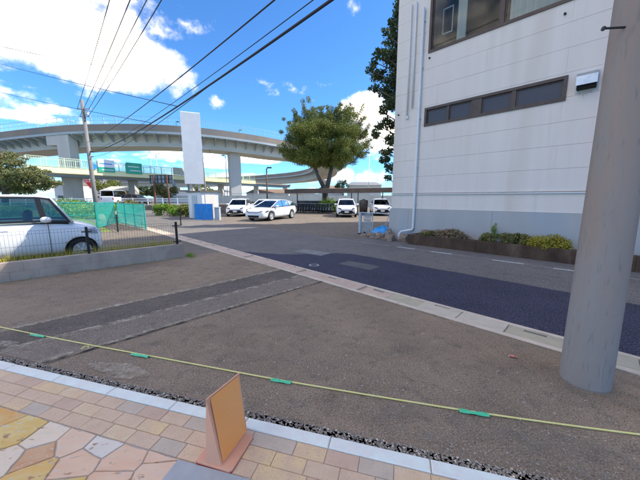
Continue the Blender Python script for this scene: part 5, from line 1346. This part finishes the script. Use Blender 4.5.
MB().add(vs_, [(4 * i + j, 4 * i + 4 + j, 4 * i + 5 + j, 4 * i + 1 + j) for i in range(nn) for j in range(3)]).build('sheet', 'sheet_blue', bs, smooth=True)
for x in (-.62, 0, .68): MB().tube([(x, .04, 0), (x, .04, 1.18)], .018, 6).build('stake', 'galv', bs)
wb_ = thing('white_bin', 'pale grey bin beside the blue sheet', 'bin', (-7.25, 19.9, 0))
MB().bevbox(-.16, .16, -.16, .16, 0, .85, .03).build('body', 'gate_grey', wb_); MB().bevbox(-.18, .18, -.18, .18, .853, .92, .02).build('lid', 'galv', wb_)
# stop sign on the far road
ss = thing('stop_sign', 'red inverted triangle stop sign beside the far utility pole', 'sign', (-27.0, 33.5, 0), R(20))
MB().tube([(0, 0, -.2), (0, 0, 3.75)], .04, 8).build('post', 'sign_white', ss)
c3 = (AT(93, 183, 33.5).z)
tri = [(-.62, c3 + .38), (.62, c3 + .38), (0, c3 - .68)]
def trip(m, k, y0, y1, nm):
    cx, cz = 0, c3 + .03; pts = [((a - cx) * k, cz + (b - cz) * k) for a, b in tri]
    MB().add([(a, y0, b) for a, b in pts] + [(a, y1, b) for a, b in pts], [(0, 1, 2), (5, 4, 3), (0, 3, 4, 1), (1, 4, 5, 2), (2, 5, 3, 0)]).build(nm, m, ss)
trip('sign_white', 1.0, -.05, -.03, 'plate'); trip('sign_red', .92, -.06, -.052, 'face')
try:
    tcu = bpy.data.curves.new('stop_text', 'FONT'); tcu.body = '\u6b62\u307e\u308c'; tcu.size = .27; tcu.align_x = 'CENTER'; tcu.extrude = .002
    to = bpy.data.objects.new('lettering', tcu); COL.objects.link(to); dg = bpy.context.evaluated_depsgraph_get()
    tme = bpy.data.meshes.new_from_object(to.evaluated_get(dg)); bpy.data.objects.remove(to)
    tme.materials.clear(); tme.materials.append(M['sign_white'])
    inst(tme, 'lettering', ss, (0, -.064, c3 + .1), (R(90), 0, 0))
except Exception as e: print('text', e)

# ------------------------------------------------------------------ bicycle shed and bicycles
sa, sb_ = Vector((-3.7, 30.3, 0)), Vector((8.5, 24.6, 0)); sl_ = (sb_ - sa).length; sang = math.atan2(sb_.y - sa.y, sb_.x - sa.x)
shed = thing('bicycle_shed', 'long low brown roofed shelter over bicycles at the back of the yard', 'shelter', sa, sang)
w = MB()
for k in range(60):     # corrugated roof
    x0, x1 = sl_ * k / 60, sl_ * (k + 1) / 60; w.add([(x0, -.1, 2.36), ((x0 + x1) / 2, -.1, 2.40), (x1, -.1, 2.36), (x0, 2.3, 2.56), ((x0 + x1) / 2, 2.3, 2.60), (x1, 2.3, 2.56)], [(0, 1, 4, 3), (1, 2, 5, 4)])
w.build('roof_sheet', 'shed_brown', shed, fix=False)
MB().box(-.02, sl_, -.14, -.102, 2.02, 2.46).build('fascia', 'shed_brown', shed)
MB().box(0, sl_, 2.0, 2.1, 2.3, 2.45).build('beam', 'shed_brown', shed)
for k in range(5):
    x = .3 + (sl_ - .6) * k / 4
    MB().box(x - .04, x + .04, 2.0, 2.08, 0, 2.3).build('post', 'dark_metal', shed)
    MB().bar((x, 2.04, 2.2), (x, -.1, 2.2), .06, .1).build('rafter', 'shed_brown', shed)
MB().box(8.05, 8.12, -.08, 0, 0, 2.12).build('post', 'dark_metal', shed)
MB().box(.2, 5.4, 2.09, 2.12, .05, 1.25).build('back_panel', 'roof_dark', shed)
bm_ = {}
def bicycle(label):
    t = thing('bicycle', label, 'bicycle', (0, 0, 0), 0, 'bicycles packed in a row under the shed')
    tyre = mbm('wheel', 'tyre', MB().lathe([(.305, -.018), (.33, -.018), (.33, .018), (.305, .018), (.305, -.018)], 20, axis='y', caps=False))
    for x in (-.53, .53): inst(tyre, 'wheel', t, (x, 0, .33))
    f_ = MB()
    for a, b in (((-.53, 0, .33), (-.1, 0, .30)), ((-.1, 0, .30), (-.22, 0, .80)), ((-.53, 0, .33), (-.2, 0, .72)), ((-.1, 0, .30), (.38, 0, .75)), ((.53, 0, .33), (.36, 0, .92))): f_.tube([a, b], .018, 6)
    f_.build('frame', 'paint_silver', t)
    MB().tube([(.30, -.27, 1.0), (.38, -.12, .98), (.36, 0, .95), (.38, .12, .98), (.30, .27, 1.0)], .013, 6).build('handlebar', 'galv', t)
    MB().bevbox(-.34, -.10, -.07, .07, .82, .88, .02).build('saddle', 'trim_black', t)
    b_ = MB()
    for zz in (.70, .82, .94): b_.tube([(.52, -.16, zz), (.78, -.16, zz), (.78, .16, zz), (.52, .16, zz), (.52, -.16, zz)], .008, 4)
    for i in range(6):
        for j in (-.16, .16): b_.tube([(.52 + .052 * i, j, .70), (.52 + .052 * i, j, .94)], .006, 4)
        b_.tube([(.78, -.16 + .064 * i, .70), (.78, -.16 + .064 * i, .94)], .006, 4)
    b_.build('basket', 'black_metal', t)
    MB().box(-.66, -.4, -.03, .03, .66, .69).build('rack', 'dark_metal', t)
    fm = MB(); fm.tube([(-.53 + .36 * math.cos(a), 0, .33 + .36 * math.sin(a)) for a in [math.pi * k / 8 for k in range(1, 8)]], .022, 5); fm.build('mudguard', 'dark_metal', t)
    return t
b0 = bicycle('dark bicycle in the middle of the packed row under the brown shelter'); q = random.Random(14)
for k in range(15):
    o = b0 if k == 0 else copy_tree(b0)
    c = sa + Vector((math.cos(sang), math.sin(sang), 0)) * (.6 + k * .315) + Vector((-math.sin(sang), math.cos(sang), 0)) * (.75 + q.uniform(-.08, .08))
    if k == 14: o['label'] = 'rightmost dark bicycle of the packed row, nearest the facing white hatchback'
    o.location = c; o.rotation_euler = (q.uniform(-.08, .08), 0, sang - R(90) + q.uniform(-.1, .1))

# ------------------------------------------------------------------ plants and low walls of the middle distance
bush('weed_bush', 'bright green bush under the billboard, left of the hut', (-13.2, 24.6, 0), 1.5, 1.0, 1.35, 2600, .16, 'leaf_weed', 51)
bush('weed_bush', 'darker green bush touching the hut on its left', (-11.3, 23.6, 0), 1.0, .8, 1.35, 1800, .15, 'leaf_green', 52)
bush('weed_bush', 'tall pale green weeds behind the leftmost yard car', (-9.2, 31, 0), 1.3, .9, 1.9, 1600, .16, 'leaf_weed', 53)
bush('weed_bush', 'yellowish weeds behind the wall between the two left cars', (-7.0, 33, 0), 2.2, .9, 1.7, 1600, .15, 'leaf_olive', 54)
bush('hedge_bush', 'light green shrub under the round tree behind the bicycles', (1.0, 30.2, 0), 2.0, 1.2, 1.9, 3000, .13, 'leaf_weed', 55)
bush('hedge_bush', 'dark shrub beside the hut on the right', (-7.0, 29.5, 0), .5, .5, 1.4, 600, .14, 'leaf_dark', 56)
for i, (x, y, rx, ry, h, m_, lab) in enumerate([(-16.6, 21.5, 2.4, 1.3, 1.35, 'leaf_weed', 'bright green weeds behind the teal fence near the white car bonnet'), (-20.5, 23.0, 2.6, 1.4, 1.3, 'leaf_weed', 'bright green weeds behind the teal fence, seen through the car window'),
        (-24.5, 27.5, 3.0, 1.5, 1.75, 'leaf_weed', 'wide bank of tall weeds left of the far pole'), (-19.4, 28.2, 1.7, 1.2, 1.6, 'leaf_olive', 'dry olive weeds at the foot of the far pole'), (-26.5, 23.0, 2.8, 1.5, 1.4, 'leaf_weed', 'green weeds under the pine at the left edge')]):
    bush('weed_bush', lab, (x, y, 0), rx, ry, h, 3000, .17, m_, 60 + i, k=22)
lw = thing('yard_wall', 'low brown block wall closing the back of the yard', 'wall', (-11.5, 28.6, 0), R(4))
wbm = mbm('block', 'stone_rough', MB().bevbox(.003, .597, 0, .15, 0, .297, .006))
for r in range(3):
    for k in range(13): inst(wbm, 'block', lw, (k * .6 + (.3 if r % 2 else 0), 0, r * .3))
gw = thing('pale_wall', 'long pale wall and fence far behind the yard', 'wall', (-30, 52, 0), R(-2))
for k in range(24): MB().box(k * 3.0, k * 3.0 + 2.96, 0, .2, -.2, 2.0 + (.25 if k % 3 == 0 else 0)).build('panel', 'fence_pale', gw)
MB().box(0, 72, -.05, .25, 2.28, 2.36).build('coping', 'galv', gw)
gr = thing('guard_rail', 'white guard rail along the far raised road', 'guard rail', (-44, 38, BANK), R(4))
for z in (.45, .75): MB().box(0, 26, -.03, .03, z, z + .14).build('rail', 'sign_white', gr)
for k in range(14): MB().box(k * 2.0 - .06, k * 2.0 + .06, .032, .12, 0, .95).build('post', 'sign_white', gr)
struct(MB().prism([(-80, 36.5), (-17.5, 36.5), (-14, 50), (-80, 52)], -.1, BANK, bev=.05).build('embankment', 'road_asphalt'))

def small_tree(name, label, loc, h, r, lm, seed, n=3500, ls=.32, flatt=.8, group=None, trunk_h=None):
    q = random.Random(seed); th = trunk_h or h * .45; cl = []; lb_ = []
    for i in range(26):
        a = q.uniform(0, 6.28); rr = r * math.sqrt(q.random()) * .8; z = th + (h - th) * q.uniform(.05, .95) * (1 - .45 * (rr / r) ** 2)
        c = (rr * math.cos(a), rr * math.sin(a), z); s_ = q.uniform(.2, .36)
        cl.append((*c, r * s_, r * s_, (h - th) * s_ * flatt)); 
        if i < 10: lb_.append(([(0, 0, th * .8), (c[0] * .5, c[1] * .5, (th + z) / 2), c], [.03 * h * .5, .02 * h * .4, .01]))
    return branch_tree(name, label, loc, [([(0, 0, -.2), (.1, 0, th), (0, .1, h * .8)], [.035 * h, .028 * h, .008 * h])], lb_, cl, n, ls, lm, seed, group=group)
# pine at the left edge
q = random.Random(23); pp_ = Vector((-26.5, 26.0, 0)); cl = []; lb_ = []
def pp(x, y, dy=0): return AT(x, y, pp_.y + dy) - pp_
for (x, y, r) in [(8, 155, 1.0), (-6, 160, 1.5), (14, 162, 1.1), (0, 170, 1.5), (10, 174, 1.4), (22, 172, 1.0), (30, 176, 1.2), (18, 182, 1.5), (38, 178, 1.1), (46, 181, .9), (55, 183, .7), (30, 186, 1.2), (42, 187, .9), (8, 188, 1.5), (-8, 184, 1.6), (24, 192, .9), (-20, 170, 1.6), (-22, 185, 1.6), (50, 186, .6), (36, 171, .7)]:
    p = pp(x, y, q.uniform(-1, 1)); cl.append((p.x, p.y, p.z, r * .85, r * .9, r * .36))
    for k in range(5):
        cl.append((p.x + q.uniform(-.9, .9) * r, p.y + q.uniform(-.9, .9) * r, p.z + q.uniform(-.3, .45) * r, r * .34, r * .34, r * .17))
    lb_.append(([(-2.2, 0, max(1, p.z - .6)), (p.x * .5 - 1.1, p.y * .5, p.z - .35), (p.x, p.y, p.z)], [.09, .06, .02]))
branch_tree('pine_tree', 'spreading olive green pine at the left edge above the white car', pp_, [([(-2.6, 0, -.2), (-2.3, 0, 2.5), (-2.2, .1, 5.6)], [.28, .2, .06])], lb_, cl, 17000, .26, 'leaf_pine', 24, elong=3.2)
small_tree('far_tree', 'olive tree behind the far pole under the footbridge sign', (-46.5, 62, 0), 6.2, 3.6, 'leaf_green', 71)
small_tree('far_tree', 'dark round tree beyond the brown car', (-45.0, 70, 0), 4.6, 3.2, 'leaf_dark', 72)
small_tree('far_tree', 'second dark round tree right of the first, under the bridge', (-39.5, 68, 0), 4.6, 2.8, 'leaf_dark', 73)
small_tree('far_tree', 'orange-green tree between the billboard posts', (-28.5, 52, 0), 4.0, 2.2, 'leaf_olive', 74)
small_tree('far_tree', 'bushy tree right of the hut below the overpass', (-31, 78, 0), 5.2, 4.2, 'leaf_green', 75)
small_tree('far_tree', 'small dark treetop showing above the bicycle shed roof', (6.3, 78, 0), 6.6, 2.2, 'leaf_dark', 76, n=1800)
# houses
def house(label, loc, w_, d_, h, rh, wm, rm, rot=0.0, wins_=3, gable=True):
    t = thing('house', label, 'house', loc, rot)
    wl = MB().box(-w_ / 2, w_ / 2, -d_ / 2, d_ / 2, -.3, h).build('wall', wm, t)
    if gable:
        o_ = .4
        MB().add([(-w_ / 2 - o_, -d_ / 2 - o_, h + .005), (w_ / 2 + o_, -d_ / 2 - o_, h + .005), (w_ / 2 + o_, d_ / 2 + o_, h + .005), (-w_ / 2 - o_, d_ / 2 + o_, h + .005), (-w_ / 2 + w_ * .12, 0, h + rh), (w_ / 2 - w_ * .12, 0, h + rh)], [(0, 1, 5, 4), (1, 2, 5), (2, 3, 4, 5), (3, 0, 4), (3, 2, 1, 0)]).build('roof', rm, t)
    else: MB().box(-w_ / 2 - .2, w_ / 2 + .2, -d_ / 2 - .2, d_ / 2 + .2, h + .005, h + rh).build('roof', rm, t)
    for fl in range(max(1, int(h // 2.8))):
        for k in range(wins_):
            x = -w_ / 2 + w_ * (k + .5) / wins_; zc = 1.0 + fl * 2.8
            f_ = MB().box(x - .65, x + .65, -d_ / 2 - .06, -d_ / 2 - .003, zc, zc + 1.2).build('window', 'galv', t)
            MB().box(x - .57, x + .57, -d_ / 2 - .075, -d_ / 2 - .062, zc + .08, zc + 1.12).build('pane', 'pane_dark', f_)
    return t
house('pale house with brown roof far off between the two left yard cars', (-20, 112, 0), 16, 8, 3.4, 1.6, 'wall_cream', 'roof_tan', wins_=4)
house('brown roofed house far off right of the dark lamp post', (-9, 118, 0), 13, 8, 3.2, 1.8, 'wall_cream', 'roof_tan', R(5), 3)
house('grey roofed house above the bicycle shed, left of the corner tree', (12.5, 82, 0), 9, 8, 5.0, 1.1, 'wall_cream', 'roof_grey', R(-4), 3)
house('pale house above the bicycle shed just right of the round tree', (3.5, 90, 0), 7, 7, 4.4, 1.0, 'wall_white', 'roof_tan', R(6), 2)
house('white two-storey building behind the stop sign', (-64, 82, 0), 7, 8, 6.3, .5, 'wall_white', 'roof_grey', R(10), 2, False)
house('narrow white building with a dark red top beside the overpass pier', (-64, 74, 0), 5, 6, 4.8, .6, 'wall_white', 'roof_tan', R(8), 2, False)
house('low shed with a mustard roof beyond the white van', (-40.5, 58, 0), 5, 4, 2.9, 1.0, 'roof_orange', 'fence_pale', R(5), 1)
house('long low white building under the road bridge', (-42, 96, 0), 22, 8, 3.6, .5, 'wall_white', 'roof_grey', R(2), 6, False)
# tan stones by the teal fence
for x, y, lab in ((-13.4, 18.6, 'tan upright stone behind the mesh fence, left of the gate'), (-15.0, 19.2, 'smaller tan stone behind the teal fence')):
    st_ = MB().lathe([(.0, 0), (.26, 0), (.30, .3), (.22, .62), (.1, .8), (0, .83)], 9).build('garden_stone', 'rust_streak'); st_.location = (x, y, 0); st_.rotation_euler.z = 1; st_.scale = (1, .8, .9 if x > -14 else .6); tag(st_, lab, 'stone')
# dry grass behind the block wall, weeds at its end
def blades(n, fn, h0, h1, seed, m, nm, label):
    q = random.Random(seed); mb = MB()
    for i in range(n):
        p = fn(q); h = q.uniform(h0, h1); a = q.uniform(0, 6.28); d = Vector((math.cos(a), math.sin(a), 0)); ln_ = Vector((q.uniform(-.4, .4), q.uniform(-.4, .4), 1)) * h
        mb.add([p - d * .006, p + d * .006, p + ln_ * .6 + d * .004, p + ln_], [(0, 1, 2), (0, 2, 3)])
    o = mb.build(nm, m, fix=False); o['kind'] = 'stuff'; o['label'] = label
blades(5000, lambda q: RD(-8.0 - q.random() * .55, 2.5 - 5 * q.random() ** 1.2), .24, .48, 5, 'dry_grass', 'dry_grass', 'yellow dry grass growing behind the block wall')
blades(130, lambda q: RD(-7.78 + q.gauss(.1, .10), 2.66 + abs(q.gauss(0, .08))), .02, .12, 6, 'leaf_weed', 'grass_tuft', 'small green weeds at the end of the block wall')
blades(120, lambda q: RD(-7.68 + q.random() ** 3 * .10, 2.5 - q.random() * 7), .01, .05, 7, 'leaf_weed', 'grass_tuft', 'sparse tiny weeds along the foot of the block wall')
b0['label'] = 'leftmost dark bicycle of the packed row under the brown shelter'
